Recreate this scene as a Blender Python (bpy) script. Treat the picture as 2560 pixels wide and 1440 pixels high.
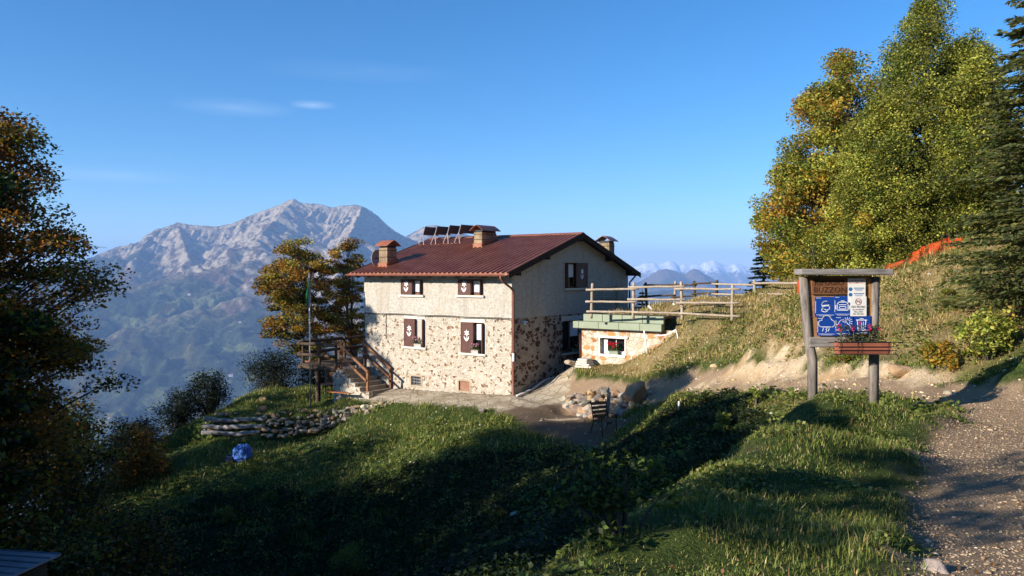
import bpy, bmesh, math, random
import numpy as np
from mathutils import Vector, Matrix
for o in list(bpy.data.objects): bpy.data.objects.remove(o)
scn = bpy.context.scene
COL = scn.collection
R = math.radians
F = 1950.0           # focal length in photo pixels (photo 2560 wide)
HZ = 686.0           # eye level row in the photo

# ------------------------------------------------------------------ camera
cam = bpy.data.cameras.new('camera'); camo = bpy.data.objects.new('camera', cam); COL.objects.link(camo)
cam.sensor_width = 36.0; cam.lens = 36.0*F/2560.0
cam.shift_y = -(720.0-HZ)/2560.0
cam.clip_start = 0.1; cam.clip_end = 60000
camo.location = (0, 0, 0); camo.rotation_euler = (R(90), 0, 0)
scn.camera = camo
# ------------------------------------------------------------------ light
SUN_EL = R(19.0)
SUN_H = Vector((-0.86, -0.51, 0)).normalized()      # horizontal direction towards the sun
SUN = Vector((SUN_H.x*math.cos(SUN_EL), SUN_H.y*math.cos(SUN_EL), math.sin(SUN_EL)))
w = bpy.data.worlds.new('World'); scn.world = w; w.use_nodes = True
nt = w.node_tree; nt.nodes.clear()
sky = nt.nodes.new('ShaderNodeTexSky'); sky.sky_type = 'NISHITA'; sky.sun_disc = False
sky.sun_elevation = SUN_EL; sky.sun_rotation = math.atan2(SUN_H.x, SUN_H.y)
sky.altitude = 1600; sky.air_density = 1.0; sky.dust_density = 0.3; sky.ozone_density = 4.0
bg = nt.nodes.new('ShaderNodeBackground'); bg.inputs[1].default_value = 0.07
wo = nt.nodes.new('ShaderNodeOutputWorld')
# thin wisps of high cloud in fixed sky directions
tc = nt.nodes.new('ShaderNodeTexCoord')
def vm(op, a, b=None):
    n = nt.nodes.new('ShaderNodeVectorMath'); n.operation = op
    nt.links.new(a, n.inputs[0])
    if b is not None:
        if isinstance(b, (tuple, list)): n.inputs[1].default_value = b
        else: nt.links.new(b, n.inputs[1])
    return n.outputs[1] if op == 'LENGTH' else n.outputs[0]
def mm(op, a, b=None, c=None):
    n = nt.nodes.new('ShaderNodeMath'); n.operation = op
    for i, v in enumerate((a, b, c)):
        if v is None: continue
        if isinstance(v, (int, float)): n.inputs[i].default_value = v
        else: nt.links.new(v, n.inputs[i])
    return n.outputs[0]
nz = nt.nodes.new('ShaderNodeTexNoise'); nz.inputs['Scale'].default_value = 1.0; nz.inputs['Detail'].default_value = 6
nt.links.new(vm('MULTIPLY', tc.outputs['Generated'], (14, 14, 90)), nz.inputs['Vector'])
tot = None
for (px, py, sx, sy, k) in ((585, 268, .075, .012, .09), (783, 262, .03, .006, .2), (260, 437, .11, .010, .08), (900, 180, .14, .014, .035)):
    d = Vector(((px-1280)/F, 1, (HZ-py)/F)).normalized()
    e = vm('MULTIPLY', vm('SUBTRACT', tc.outputs['Generated'], tuple(d)), (1/sx, 1/sx, 1/sy))
    m_ = mm('MULTIPLY', mm('MAXIMUM', mm('SUBTRACT', 1.0, vm('LENGTH', e)), 0.0), k)
    tot = m_ if tot is None else mm('ADD', tot, m_)
fac = mm('MULTIPLY', tot, mm('MULTIPLY', nz.outputs[0], 2.2))
mx = nt.nodes.new('ShaderNodeMix'); mx.data_type = 'RGBA'
nt.links.new(fac, mx.inputs[0]); nt.links.new(sky.outputs[0], mx.inputs[6]); mx.inputs[7].default_value = (7.5, 8, 8.6, 1)
hs = nt.nodes.new('ShaderNodeHueSaturation'); hs.inputs['Saturation'].default_value = 1.24
nt.links.new(mx.outputs[2], hs.inputs['Color']); nt.links.new(hs.outputs[0], bg.inputs[0]); nt.links.new(bg.outputs[0], wo.inputs[0])
sl = bpy.data.lights.new('sun', 'SUN'); sl.energy = 3.6; sl.angle = R(0.53); sl.color = (1.0, 0.90, 0.77)
slo = bpy.data.objects.new('sun', sl); COL.objects.link(slo); slo.location = (-30, -20, 40)
slo.rotation_euler = SUN.to_track_quat('Z', 'Y').to_euler()
scn.view_settings.view_transform = 'Standard'; scn.view_settings.look = 'None'
scn.view_settings.exposure = 1.45; scn.view_settings.gamma = 1.0
cy = scn.cycles
cy.use_denoising = True; cy.max_bounces = 5; cy.diffuse_bounces = 2; cy.glossy_bounces = 2; cy.transmission_bounces = 3
cy.transparent_max_bounces = 4; cy.volume_bounces = 1; cy.caustics_reflective = False; cy.caustics_refractive = False
cy.sample_clamp_indirect = 4.0

# ------------------------------------------------------------------ helpers
rng = np.random.default_rng(7)
random.seed(5)
def at(px, py, Y): return Vector(((px-1280)/F*Y, Y, (HZ-py)/F*Y))
def pnoise(x, y, seed=0):
    x = np.asarray(x, float); y = np.asarray(y, float)
    xi = np.floor(x).astype(np.int64); yi = np.floor(y).astype(np.int64); fx = x-xi; fy = y-yi
    def g(ix, iy, dx, dy):
        h = (ix*374761393+iy*668265263+seed*974634777) & 0xffffffff
        h = ((h ^ (h >> 13))*1274126177) & 0xffffffff
        a = ((h ^ (h >> 16)) & 0xffffff)/float(0x1000000)*2*np.pi
        return np.cos(a)*dx+np.sin(a)*dy
    u = fx*fx*fx*(fx*(fx*6-15)+10); v = fy*fy*fy*(fy*(fy*6-15)+10)
    a = g(xi, yi, fx, fy)*(1-u)+g(xi+1, yi, fx-1, fy)*u
    b = g(xi, yi+1, fx, fy-1)*(1-u)+g(xi+1, yi+1, fx-1, fy-1)*u
    return (a*(1-v)+b*v)*1.5
def fbm(x, y, oct=4, seed=0, gain=.5):
    s = 0; a = 1.0
    for i in range(oct):
        s = s+a*pnoise(x*2**i, y*2**i, seed+i*17); a *= gain
    return s
def ridged(x, y, oct=4, seed=0, gain=.5):
    s = 0; a = 1.0
    for i in range(oct):
        s = s+a*(1-2*np.abs(pnoise(x*2**i, y*2**i, seed+i*13))); a *= gain
    return s
def sstep(a, b, x):
    t = np.clip((np.asarray(x, float)-a)/(b-a), 0, 1); return t*t*(3-2*t)

def tag(o, label=None, cat=None, group=None, kind=None):
    if label: o['label'] = label
    if cat: o['category'] = cat
    if group: o['group'] = group
    if kind: o['kind'] = kind
    return o
def empty(name, loc, rz=0, label=None, cat=None, group=None):
    o = bpy.data.objects.new(name, None); COL.objects.link(o); o.location = loc; o.rotation_euler = (0, 0, rz)
    return tag(o, label, cat, group)
def link(name, me, mat=None, parent=None, smooth=False):
    o = bpy.data.objects.new(name, me); COL.objects.link(o)
    if mat is not None: me.materials.append(mat)
    if parent is not None: o.parent = parent
    if smooth and len(me.polygons): me.polygons.foreach_set('use_smooth', [True]*len(me.polygons))
    return o
def copy_tree(o, parent=None):
    c = o.copy(); COL.objects.link(c)
    if parent is not None: c.parent = parent
    for ch in list(o.children): copy_tree(ch, c)
    return c
def npmesh(name, V, Fc, cols=None, attrs=None):
    """V (n,3); Fc (m,k) constant k; cols (n,3) vertex albedo"""
    me = bpy.data.meshes.new(name); V = np.ascontiguousarray(V, np.float32); Fc = np.ascontiguousarray(Fc, np.int32)
    n = len(V); m, k = Fc.shape
    me.vertices.add(n); me.vertices.foreach_set('co', V.ravel())
    me.loops.add(m*k); me.loops.foreach_set('vertex_index', Fc.ravel())
    me.polygons.add(m); me.polygons.foreach_set('loop_start', np.arange(0, m*k, k, dtype=np.int32))
    try: me.polygons.foreach_set('loop_total', np.full(m, k, np.int32))
    except Exception: pass
    me.update(calc_edges=True)
    if cols is not None: setattrib(me, 'Col', cols)
    for kname, c in (attrs or {}).items(): setattrib(me, kname, c)
    return me
def setattrib(me, name, c):
    a = me.attributes.new(name, 'FLOAT_COLOR', 'POINT')
    c = np.asarray(c, np.float32); c4 = np.ones((len(c), 4), np.float32); c4[:, :c.shape[1]] = c
    a.data.foreach_set('color', c4.ravel())

class MB:
    """collects shapes, builds one mesh object"""
    def __init__(s): s.v = []; s.f = []; s.c = []; s.marks = []
    def add(s, vs, fs, col=None):
        b = len(s.v); s.marks.append((b, len(s.f))); s.v += [tuple(p) for p in vs]; s.f += [tuple(i+b for i in f) for f in fs]
        s.c += [col or (1, 1, 1)]*len(vs); return s
    def box(s, c, d, M=None, col=None, taper=None):
        x, y, z = d[0]/2, d[1]/2, d[2]/2
        vs = [Vector((sx*x, sy*y, sz*z)) for sz in (-1, 1) for sy in (-1, 1) for sx in (-1, 1)]
        if M is not None: vs = [M @ p for p in vs]
        vs = [p+Vector(c) for p in vs]
        return s.add(vs, [(0, 2, 3, 1), (4, 5, 7, 6), (0, 1, 5, 4), (2, 6, 7, 3), (0, 4, 6, 2), (1, 3, 7, 5)], col)
    def pieces(s):
        idx = s.marks+[(len(s.v), len(s.f))]
        for (v0, f0), (v1, f1) in zip(idx[:-1], idx[1:]):
            q = MB(); q.v = s.v[v0:v1]; q.f = [tuple(i-v0 for i in f) for f in s.f[f0:f1]]; q.c = s.c[v0:v1]; q.marks = [(0, 0)]; yield q
    def box2(s, lo, hi, col=None):
        return s.box([(a+b)/2 for a, b in zip(lo, hi)], [abs(b-a) for a, b in zip(lo, hi)], None, col)
    def tube(s, pts, r, n=8, col=None, caps=True, jit=0):
        pts = [Vector(p) for p in pts]; rs = r if isinstance(r, (list, tuple)) else [r]*len(pts)
        vs = []; up = None
        for i, p in enumerate(pts):
            t = (pts[min(i+1, len(pts)-1)]-pts[max(i-1, 0)]).normalized()
            if up is None:
                up = Vector((0, 0, 1)) if abs(t.z) < .9 else Vector((1, 0, 0))
            a = t.cross(up).normalized(); b = a.cross(t).normalized(); up = b
            for k in range(n):
                q = 2*math.pi*k/n; rr = rs[i]*(1+random.uniform(-jit, jit))
                vs.append(p+a*(math.cos(q)*rr)+b*(math.sin(q)*rr))
        fs = []
        for i in range(len(pts)-1):
            for k in range(n):
                k2 = (k+1) % n
                fs.append((i*n+k, i*n+k2, (i+1)*n+k2, (i+1)*n+k))
        if caps: fs += [tuple(range(n-1, -1, -1)), tuple(range((len(pts)-1)*n, len(pts)*n))]
        return s.add(vs, fs, col)
    def log(s, a, b, r, n=9, seg=7, wob=.15, col=None, taper=.9):
        a = Vector(a); b = Vector(b); pts = []; rs = []
        for i in range(seg+1):
            t = i/seg; e = Vector([random.uniform(-1, 1)*r*wob for _ in range(3)])
            pts.append(a.lerp(b, t)+e); rs.append(r*(1-(1-taper)*t)*random.uniform(.93, 1.07))
        return s.tube(pts, rs, n, col, jit=.06)
    def prism(s, poly, z0, z1, col=None):
        n = len(poly); vs = [(p[0], p[1], z0) for p in poly]+[(p[0], p[1], z1) for p in poly]
        fs = [tuple(range(n-1, -1, -1)), tuple(range(n, 2*n))]+[(i, (i+1) % n, n+(i+1) % n, n+i) for i in range(n)]
        return s.add(vs, fs, col)
    def extr(s, poly, d, col=None):
        """closed 3D polygon extruded by vector d"""
        n = len(poly); d = Vector(d); vs = [Vector(p) for p in poly]+[Vector(p)+d for p in poly]
        fs = [tuple(range(n-1, -1, -1)), tuple(range(n, 2*n))]+[(i, (i+1) % n, n+(i+1) % n, n+i) for i in range(n)]
        return s.add(vs, fs, col)
    def rock(s, c, r, flat=(1, 1, 1), col=None, sub=2, rough=.28):
        bm = bmesh.new(); bmesh.ops.create_icosphere(bm, subdivisions=sub, radius=1)
        sd = random.random()*100; M = Matrix.Rotation(random.random()*6.28, 3, 'Z') @ Matrix.Rotation(random.uniform(-.5, .5), 3, 'X')
        planes = [(Vector((random.gauss(0, 1), random.gauss(0, 1), random.gauss(0, 1))).normalized(), random.uniform(.42, .78)) for _ in range(10)]
        vs = []
        for v in bm.verts:
            p = v.co.copy()
            for nrm, dd in planes:
                k = p.dot(nrm)
                if k > dd: p -= nrm*(k-dd)
            p *= 1+rough*.35*math.sin(p.x*5+sd)*math.sin(p.y*4+sd*2)*math.sin(p.z*6+sd)
            p = M @ Vector((p.x*r*flat[0], p.y*r*flat[1], p.z*r*flat[2]))
            vs.append(p+Vector(c))
        fs = [tuple(v.index for v in f.verts) for f in bm.faces]; bm.free()
        return s.add(vs, fs, col)
    def build(s, name, mat=None, parent=None, smooth=False, bevel=0, recalc=True):
        me = bpy.data.meshes.new(name); me.from_pydata(s.v, [], s.f); me.update()
        if recalc:
            bm = bmesh.new(); bm.from_mesh(me); bmesh.ops.recalc_face_normals(bm, faces=bm.faces); bm.to_mesh(me); bm.free()
        if any(c != (1, 1, 1) for c in s.c): setattrib(me, 'Col', s.c)
        o = link(name, me, mat, parent, smooth)
        if bevel:
            m = o.modifiers.new('bevel', 'BEVEL'); m.width = bevel; m.segments = 2; m.limit_method = 'ANGLE'
        return o

# ------------------------------------------------------------------ material node helper
class NT:
    def __init__(s, name):
        s.m = bpy.data.materials.new(name); s.m.use_nodes = True; s.t = s.m.node_tree; s.t.nodes.clear()
        s.out = s.t.nodes.new('ShaderNodeOutputMaterial')
    def n(s, typ, ins=None, out=0, **kw):
        nd = s.t.nodes.new('ShaderNode'+typ)
        for k, v in kw.items(): setattr(nd, k, v)
        for k, v in (ins or {}).items():
            i = nd.inputs[k]
            if isinstance(v, bpy.types.NodeSocket): s.t.links.new(v, i)
            elif v is not None:
                if hasattr(i.default_value, '__len__') and len(i.default_value) == 4 and len(v) == 3: v = (*v, 1)
                i.default_value = v
        return nd if out is None else nd.outputs[out]
    def math(s, op, a, b=0.0, c=0.0, clamp=False): return s.n('Math', {0: a, 1: b, 2: c}, operation=op, use_clamp=clamp)
    def mix(s, f, a, b, blend='MIX'):
        return s.n('Mix', {0: f, 6: a, 7: b}, out=2, data_type='RGBA', blend_type=blend)
    def noise(s, sc, det=4, vec=None, rough=.55, out=0, dist=0.0):
        return s.n('TexNoise', {'Scale': sc, 'Detail': det, 'Roughness': rough, 'Vector': vec, 'Distortion': dist}, out=out)
    def ramp(s, f, stops, interp='LINEAR'):
        nd = s.t.nodes.new('ShaderNodeValToRGB'); s.t.links.new(f, nd.inputs[0]); e = nd.color_ramp; e.interpolation = interp
        while len(e.elements) < len(stops): e.elements.new(.5)
        for el, (p, c) in zip(e.elements, stops):
            el.position = p; el.color = (c, c, c, 1) if isinstance(c, (int, float)) else (*c, 1)
        return nd.outputs[0]
    def coord(s, k='Object'): return s.n('TexCoord', out=None).outputs[k]
    def mapping(s, vec, scale=(1, 1, 1), rot=(0, 0, 0), loc=(0, 0, 0)):
        return s.n('Mapping', {'Vector': vec, 'Scale': scale, 'Rotation': rot, 'Location': loc})
    def bump(s, h, k=.5, d=.02, normal=None): return s.n('Bump', {'Height': h, 'Strength': k, 'Distance': d, 'Normal': normal})
    def bsdf(s, col, rough=.8, normal=None, **kw):
        ins = {'Base Color': col, 'Roughness': rough, 'Normal': normal}
        ins.update(kw)
        b = s.n('BsdfPrincipled', ins); s.t.links.new(b, s.out.inputs[0]); return s.m
def simple(name, col, rough=.7, var=.15, sc=6, bump=.2, metal=0.0, spec=.3, bd=.01):
    t = NT(name); c = t.coord(); nz = t.noise(sc, 5, c); f = t.ramp(nz, [(.3, 0.0), (.7, 1.0)])
    a = tuple(x*(1-var) for x in col); b = tuple(min(1, x*(1+var)) for x in col)
    nb = t.noise(sc*5, 3, c)
    return t.bsdf(t.mix(f, a, b), rough, t.bump(nb, bump, bd) if bump else None, Metallic=metal, **{'Specular IOR Level': spec})
def colattr(name, rough=.85, var=.2, sc=8, bump=.3, spec=.2, bd=.01):
    t = NT(name); a = t.n('Attribute', out=0, attribute_name='Col'); c = t.coord()
    nz = t.noise(sc, 5, c); k = t.ramp(nz, [(.25, 1-var), (.75, 1+var)])
    return t.bsdf(t.mix(1.0, a, k, 'MULTIPLY'), rough, t.bump(t.noise(sc*4, 4, c), bump, bd) if bump else None, **{'Specular IOR Level': spec})
def leafmat(name, trans=.42, rough=.55, spec=.25):
    t = NT(name); a = t.n('Attribute', out=0, attribute_name='Col')
    p = t.n('BsdfPrincipled', {'Base Color': a, 'Roughness': rough, 'Specular IOR Level': spec})
    tr = t.n('BsdfTranslucent', {'Color': t.mix(1.0, a, (1.25, 1.2, .7), 'MULTIPLY')})
    t.t.links.new(t.n('MixShader', {0: trans, 1: p, 2: tr}), t.out.inputs[0]); return t.m
def woodmat(name, a, b, axis=(1, 1, 12), rough=.85, sc=3.0, bump=.5):
    t = NT(name); v = t.mapping(t.coord(), axis); nz = t.noise(sc, 6, v, .65); big = t.noise(1.7, 3, t.coord())
    f = t.math('ADD', t.math('MULTIPLY', nz, .7), t.math('MULTIPLY', big, .3))
    return t.bsdf(t.mix(t.ramp(f, [(.36, 0.0), (.64, 1.0)]), a, b), rough, t.bump(nz, bump, .01), **{'Specular IOR Level': .2})
# ------------------------------------------------------------------ house frame (local x right along the front, local y into the depth)
HO = Vector(((1279-1280)/F*32.6, 32.6, 0)); HA = math.atan2(-.584, .811)
HX = Vector((math.cos(HA), math.sin(HA), 0)); HY = Vector((-HX.y, HX.x, 0))
def hw(x, y, z=0): return HO+HX*x+HY*y+Vector((0, 0, z))
def tolocal(X, Y):
    dx = X-HO.x; dy = Y-HO.y
    return dx*HX.x+dy*HX.y, dx*HY.x+dy*HY.y
def onfront(px, py, y=0.0):
    """point of the plane local y = y under a photo position -> local (x, z)"""
    d = Vector(((px-1280)/F, 1, (HZ-py)/F)); p0 = hw(0, y); t = p0.dot(HY)/d.dot(HY); p = d*t
    return tolocal(p.x, p.y)[0], p.z
def ongable(px, py, x=0.0):
    d = Vector(((px-1280)/F, 1, (HZ-py)/F)); p0 = hw(x, 0); t = p0.dot(HX)/d.dot(HX); p = d*t
    return tolocal(p.x, p.y)[1], p.z
HL, HWD = 8.73, 10.4
# ------------------------------------------------------------------ terrain
CP = [(1283,988,32.6),(1150,982,34.2),(985,971,36.6),(1430,958,36.5),
 (1425,940,33.2),(1440,908,33.8),(1420,975,32),(1500,910,32.8),(1560,905,32.2),(1650,865,30.9),(1720,842,30.2),(1600,930,30.6),(1700,915,28),(1600,965,29.3),(1500,950,31),
 (1840,800,29.5),(1750,805,30.5),(1700,775,33),(1600,775,37),(1900,762,31),(1800,765,36),(1950,765,28),
 (2000,748,27),(2100,717,25.5),(2200,690,25),(2300,657,24.5),(2390,624,24),(2460,600,23.5),(2560,590,23),
 (2000,850,22.4),(1900,855,24),(1850,893,24.2),(1800,935,24.6),(2000,895,20.6),(2050,938,19.3),(2200,800,20.5),(2300,850,18.2),(2300,940,16.3),(2450,850,17),(2560,900,15),(2560,760,18),(2560,985,13.8),(2400,957,15.9),(2150,900,18.4),(2300,760,21),(2150,760,23),
 (2200,985,16),(2050,965,18.4),(1900,960,21.3),(1750,957,25.3),(1600,978,28.3),(1500,978,30.2),
 (2350,1012,14),(2500,1060,12),(2440,1120,9.9),(2330,1200,8),(2500,1200,8),(2350,1440,4.55),(2560,1440,4.5),(2700,1200,8),
 (2035,1035,12.8),(2185,1040,12.9),(2000,1100,10.7),(2200,1100,10.6),(2100,1200,8),(2000,1300,6.4),(1900,1440,4.7),(1600,1440,4.7),(1420,1440,4.6),(1300,1440,4.6),(1450,1345,5.6),(1600,1258,6.8),(1700,1195,8),(1800,1135,9.6),(1920,1058,12.3),(1860,1090,11.2),
 (1300,1430,11.5),(1500,1310,14),(1700,1190,16),(1850,1100,17),(1930,1050,17),
 (1800,1000,22),(1700,1050,21.5),(1600,1100,21),(1500,1170,19.6),(1700,980,25),(1900,1000,19),(1620,1005,27),
 (1420,1000,31),(1500,1110,25.2),(1290,1020,30.5),(1350,1080,27),(1450,1060,27),(1480,1040,28.4),(1300,1066,27.6),(1560,1060,26.2),(1420,1106,25.6),
 (1400,1180,22.5),(1300,1250,20),(1200,1440,16.5),(1000,1440,20),(1100,1250,22.5),(1000,1200,25),(900,1150,28),(1100,1100,27.3),(1150,1050,30),(1000,1018,32.6),(1150,1014,31.5),(1240,1030,30.5),(860,1035,33.2),(940,1024,33),
 (850,1440,22),(600,1440,22),(600,1200,28),(600,1112,31.5),(700,1094,32),(520,1104,32),(400,1150,31),(400,1300,26),(200,1260,29),(200,1440,22),(0,1440,21),(760,1075,32.6),
 (560,1042,34.2),(700,1030,34.4),(780,1010,37),(660,985,40),(780,974,42),(850,1005,36.2),(600,1000,38.5)]
CW = [(-13,43,-8.5),(-12,50,-14),(-4,50,-9),(3,50,-7.5),(-15.5,36.5,-7.4),(-21,36,-12),(-20,46,-18),(-26,30,-15),(-40,30,-25),(-30,15,-11),(-12,10,-6.6),(-7,11,-6.3),(-3,8,-5.2),(-3,4.5,-2.6),(-6,3,-3),(-10,0,-3.2),(0,0,-1.66),(3,0,-1.55),(-1,5.5,-3.4),(-1.2,8.5,-5.2),(.4,8.6,-4.9),(2,10.3,-4.75),(3.2,12,-4.5),(4.2,13.6,-4.0),
 (-20,-10,-2),(20,-10,1),(0,-15,-1),(-30,0,-5),(30,10,6),(15,10,0.2),(16,18,1.5),(24,24,4),(35,35,5),(15,30,.8),(17,38,.2),(11,32,-.45),(9,40,-2.6),(9,46,-5.5),(16,50,-5),(10,58,-14),(25,55,-6),(40,60,-8),(0,62,-20),(-20,62,-28),(-40,60,-35),(40,0,7),
 (-3.5,37.5,-5.4),(0,40,-5.2),(3,44,-4.8),(-8.2,40,-6.15),(-7,46,-7),(-9.5,36,-6.2)]
_P = np.array([tuple(at(*c)) for c in CP]+CW)
_C = _P[:, :2]; _Z = _P[:, 2]
def _tps(r2): return np.where(r2 > 0, .5*r2*np.log(r2+1e-12), 0)
_n = len(_C); _A = np.zeros((_n+3, _n+3))
_A[:_n, :_n] = _tps(((_C[:, None]-_C[None])**2).sum(-1))+np.eye(_n)*.25
_A[:_n, _n] = 1; _A[:_n, _n+1:] = _C; _A[_n, :_n] = 1; _A[_n+1:, :_n] = _C.T
_W = np.linalg.solve(_A, np.r_[_Z, 0, 0, 0])
def hbase(X, Y):
    X = np.asarray(X, float); Y = np.asarray(Y, float); sh = X.shape; X = X.ravel(); Y = Y.ravel()
    out = np.empty(len(X))
    for i in range(0, len(X), 20000):
        x = X[i:i+20000]; y = Y[i:i+20000]
        r2 = (x[:, None]-_C[:, 0])**2+(y[:, None]-_C[:, 1])**2
        out[i:i+20000] = _tps(r2) @ _W[:_n]+_W[_n]+_W[_n+1]*x+_W[_n+2]*y
    return out.reshape(sh)
# path centre line (px,py,Y, half width) and other ground zones in plan
PATH = [(3050,1500,3.6,1.35),(2870,1440,4.5,1.28),(2620,1200,8,1.28),(2560,1120,9.9,1.15),(2600,1072,11.6,1.0),(2540,1030,13.2,.85),(2390,1003,14.8,.7),(2250,987,16.2,.62),(2050,966,18.6,.6),(1900,958,21.4,.6),(1750,957,25.2,.7),(1600,978,28.3,.7),(1440,985,31,1.1),(1360,985,32.6,1.2)]
PP = np.array([(*at(a, b, c).xy, d) for a, b, c, d in PATH])
def pathdist(X, Y):
    """signed distance to the gravel path edge (negative inside)"""
    best = np.full(np.shape(X), 1e9)
    for (x0, y0, w0), (x1, y1, w1) in zip(PP[:-1], PP[1:]):
        dx, dy = x1-x0, y1-y0; t = np.clip(((X-x0)*dx+(Y-y0)*dy)/(dx*dx+dy*dy), 0, 1)
        d = np.hypot(X-x0-t*dx, Y-y0-t*dy)-(w0+(w1-w0)*t); best = np.minimum(best, d)
    return best
def inpoly(X, Y, poly):
    ins = np.zeros(np.shape(X), bool); n = len(poly)
    for i in range(n):
        x0, y0 = poly[i]; x1, y1 = poly[(i+1) % n]
        if y0 == y1: continue
        c = ((y0 > Y) != (y1 > Y)) & (X < (x1-x0)*(Y-y0)/(y1-y0)+x0); ins ^= c
    return ins
def polydist(X, Y, poly):
    """approx signed distance, negative inside"""
    best = np.full(np.shape(X), 1e9); n = len(poly)
    for i in range(n):
        x0, y0 = poly[i]; x1, y1 = poly[(i+1) % n]; dx, dy = x1-x0, y1-y0
        t = np.clip(((X-x0)*dx+(Y-y0)*dy)/(dx*dx+dy*dy+1e-9), 0, 1); best = np.minimum(best, np.hypot(X-x0-t*dx, Y-y0-t*dy))
    return np.where(inpoly(X, Y, poly), -best, best)
pxy = lambda L: [tuple(at(*c).xy) for c in L]
YARD = pxy([(1250,1018,30.4),(1400,1000,31),(1500,1045,28),(1580,1062,26.2),(1500,1112,25),(1420,1106,25.4),(1330,1080,27)])
PATIO = [tuple(hw(*q).xy) for q in ((-7.4,.3),(-7.6,-2.0),(-5,-2.3),(-2,-2.2),(.4,-1.9),(2.2,-2.6),(2.6,-.2),(1.6,2.4),(1.4,7),(0,7),(0,.3))]
SANDP = pxy([(1720,958,25.5),(1800,915,24.2),(1850,880,24.2),(2000,868,22),(2060,900,19.5),(2200,905,17.8),(2330,915,16.6),(2400,940,16),(2300,965,16),(2060,955,18.7),(1900,955,21.4)])
def rocky_noise(X, Y): return fbm(X*.9, Y*.9, 3, 41)
def hgt(X, Y):
    X = np.asarray(X, float); Y = np.asarray(Y, float); z = hbase(X, Y)
    lx = (X-HO.x)*HX.x+(Y-HO.y)*HX.y; ly = (X-HO.x)*HY.x+(Y-HO.y)*HY.y
    dist = np.hypot(X, Y)
    pd = pathdist(X, Y); yd = polydist(X, Y, YARD); pt = polydist(X, Y, PATIO)
    hard = np.maximum.reduce([sstep(.25, -.2, pd), sstep(.3, -.2, yd), sstep(.2, -.1, pt)])
    amp = .05+.1*sstep(8, 30, dist)
    z = z+(1-hard)*(amp*fbm(X*.55, Y*.55, 4, 3)+.035*fbm(X*2.6, Y*2.6, 2, 9))+hard*.012*fbm(X*1.3, Y*1.3, 3, 5)
    # worn, slightly sunken path with a raised turf edge
    z = z-.05*sstep(.12, -.25, pd)+.05*sstep(.5, .1, pd)*sstep(-.05, .1, pd)
    # bare cut bank: lumpy earth with an overhanging turf lip
    sd = polydist(X, Y, SANDP); z = z+sstep(.3, -.3, sd)*.14*fbm(X*1.6, Y*1.6, 4, 77)-sstep(.1, -.25, sd)*.12
    z = z+steps(X, Y)
    # ground falling away in front of the store wall
    wgt = sstep(-.4, 1.1, ly)*sstep(3.62, 3.5, ly)*sstep(1.1, 1.6, lx)*sstep(6.6, 5.4, lx)
    tgt = np.interp(lx, [1.6, 3.6, 4.4, 5.4, 6.4], [-3.95, -3.78, -3.4, -2.85, -2.3])+(ly-2.93)*.22+.04*fbm(X*2, Y*2, 2, 4)
    z = z*(1-wgt)+np.minimum(z, tgt)*wgt
    # roof of the built-in store: level turf behind the green fascia
    ins = (lx > 1.84) & (lx < 5.3) & (ly > 3.62)
    z = np.where(ins & (ly < 8), np.maximum(z, -1.74+.02*fbm(X*2, Y*2, 2, 8)), z)
    under = (lx > -8.6) & (lx < -.1) & (ly > .1) & (ly < 10.3); z = np.where(under, -5.6, z)
    return z
# ground cut away in front of the retaining walls
STEPS = [(pxy([(480,1050,34.4),(590,1046,33.75),(660,1042,33.6),(720,1036,33.8),(820,1034,33.9),(870,1026,33.6)]), .55, 1.4, .1), (pxy([(1450,996,30.8),(1500,996,29.9),(1550,1000,28.9),(1600,1016,27.7)]), .35, 1.0, 0)]
def steps(X, Y):
    z = np.zeros(np.shape(X))
    for poly, depth, reach, rise in STEPS:
        best = np.full(np.shape(X), 1e9); sg = np.zeros(np.shape(X)); endf = np.ones(np.shape(X)); n = len(poly)-1
        for i in range(n):
            (x0, y0), (x1, y1) = poly[i], poly[i+1]; dx, dy = x1-x0, y1-y0; L = math.hypot(dx, dy); tt = ((X-x0)*dx+(Y-y0)*dy)/L**2; t = np.clip(tt, 0, 1)
            d = np.hypot(X-x0-t*dx, Y-y0-t*dy); s_ = ((X-x0)*dy-(Y-y0)*dx)/L; near = d < best
            ef = np.where((i == 0) & (tt < 0), np.exp(-(tt*L/.3)**2), np.where((i == n-1) & (tt > 1), np.exp(-((tt-1)*L/.3)**2), 1.0))
            best = np.where(near, d, best); sg = np.where(near, s_, sg); endf = np.where(near, ef, endf)
        f = np.where(sg > 0, best, -best)   # positive in front (towards the viewer)
        z -= depth*endf*sstep(.02, .28, f)*sstep(reach+2.2, reach*.6, f); z += rise*endf*sstep(.1, -.1, f)*sstep(-1.2, -.3, f)
    return z
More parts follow.
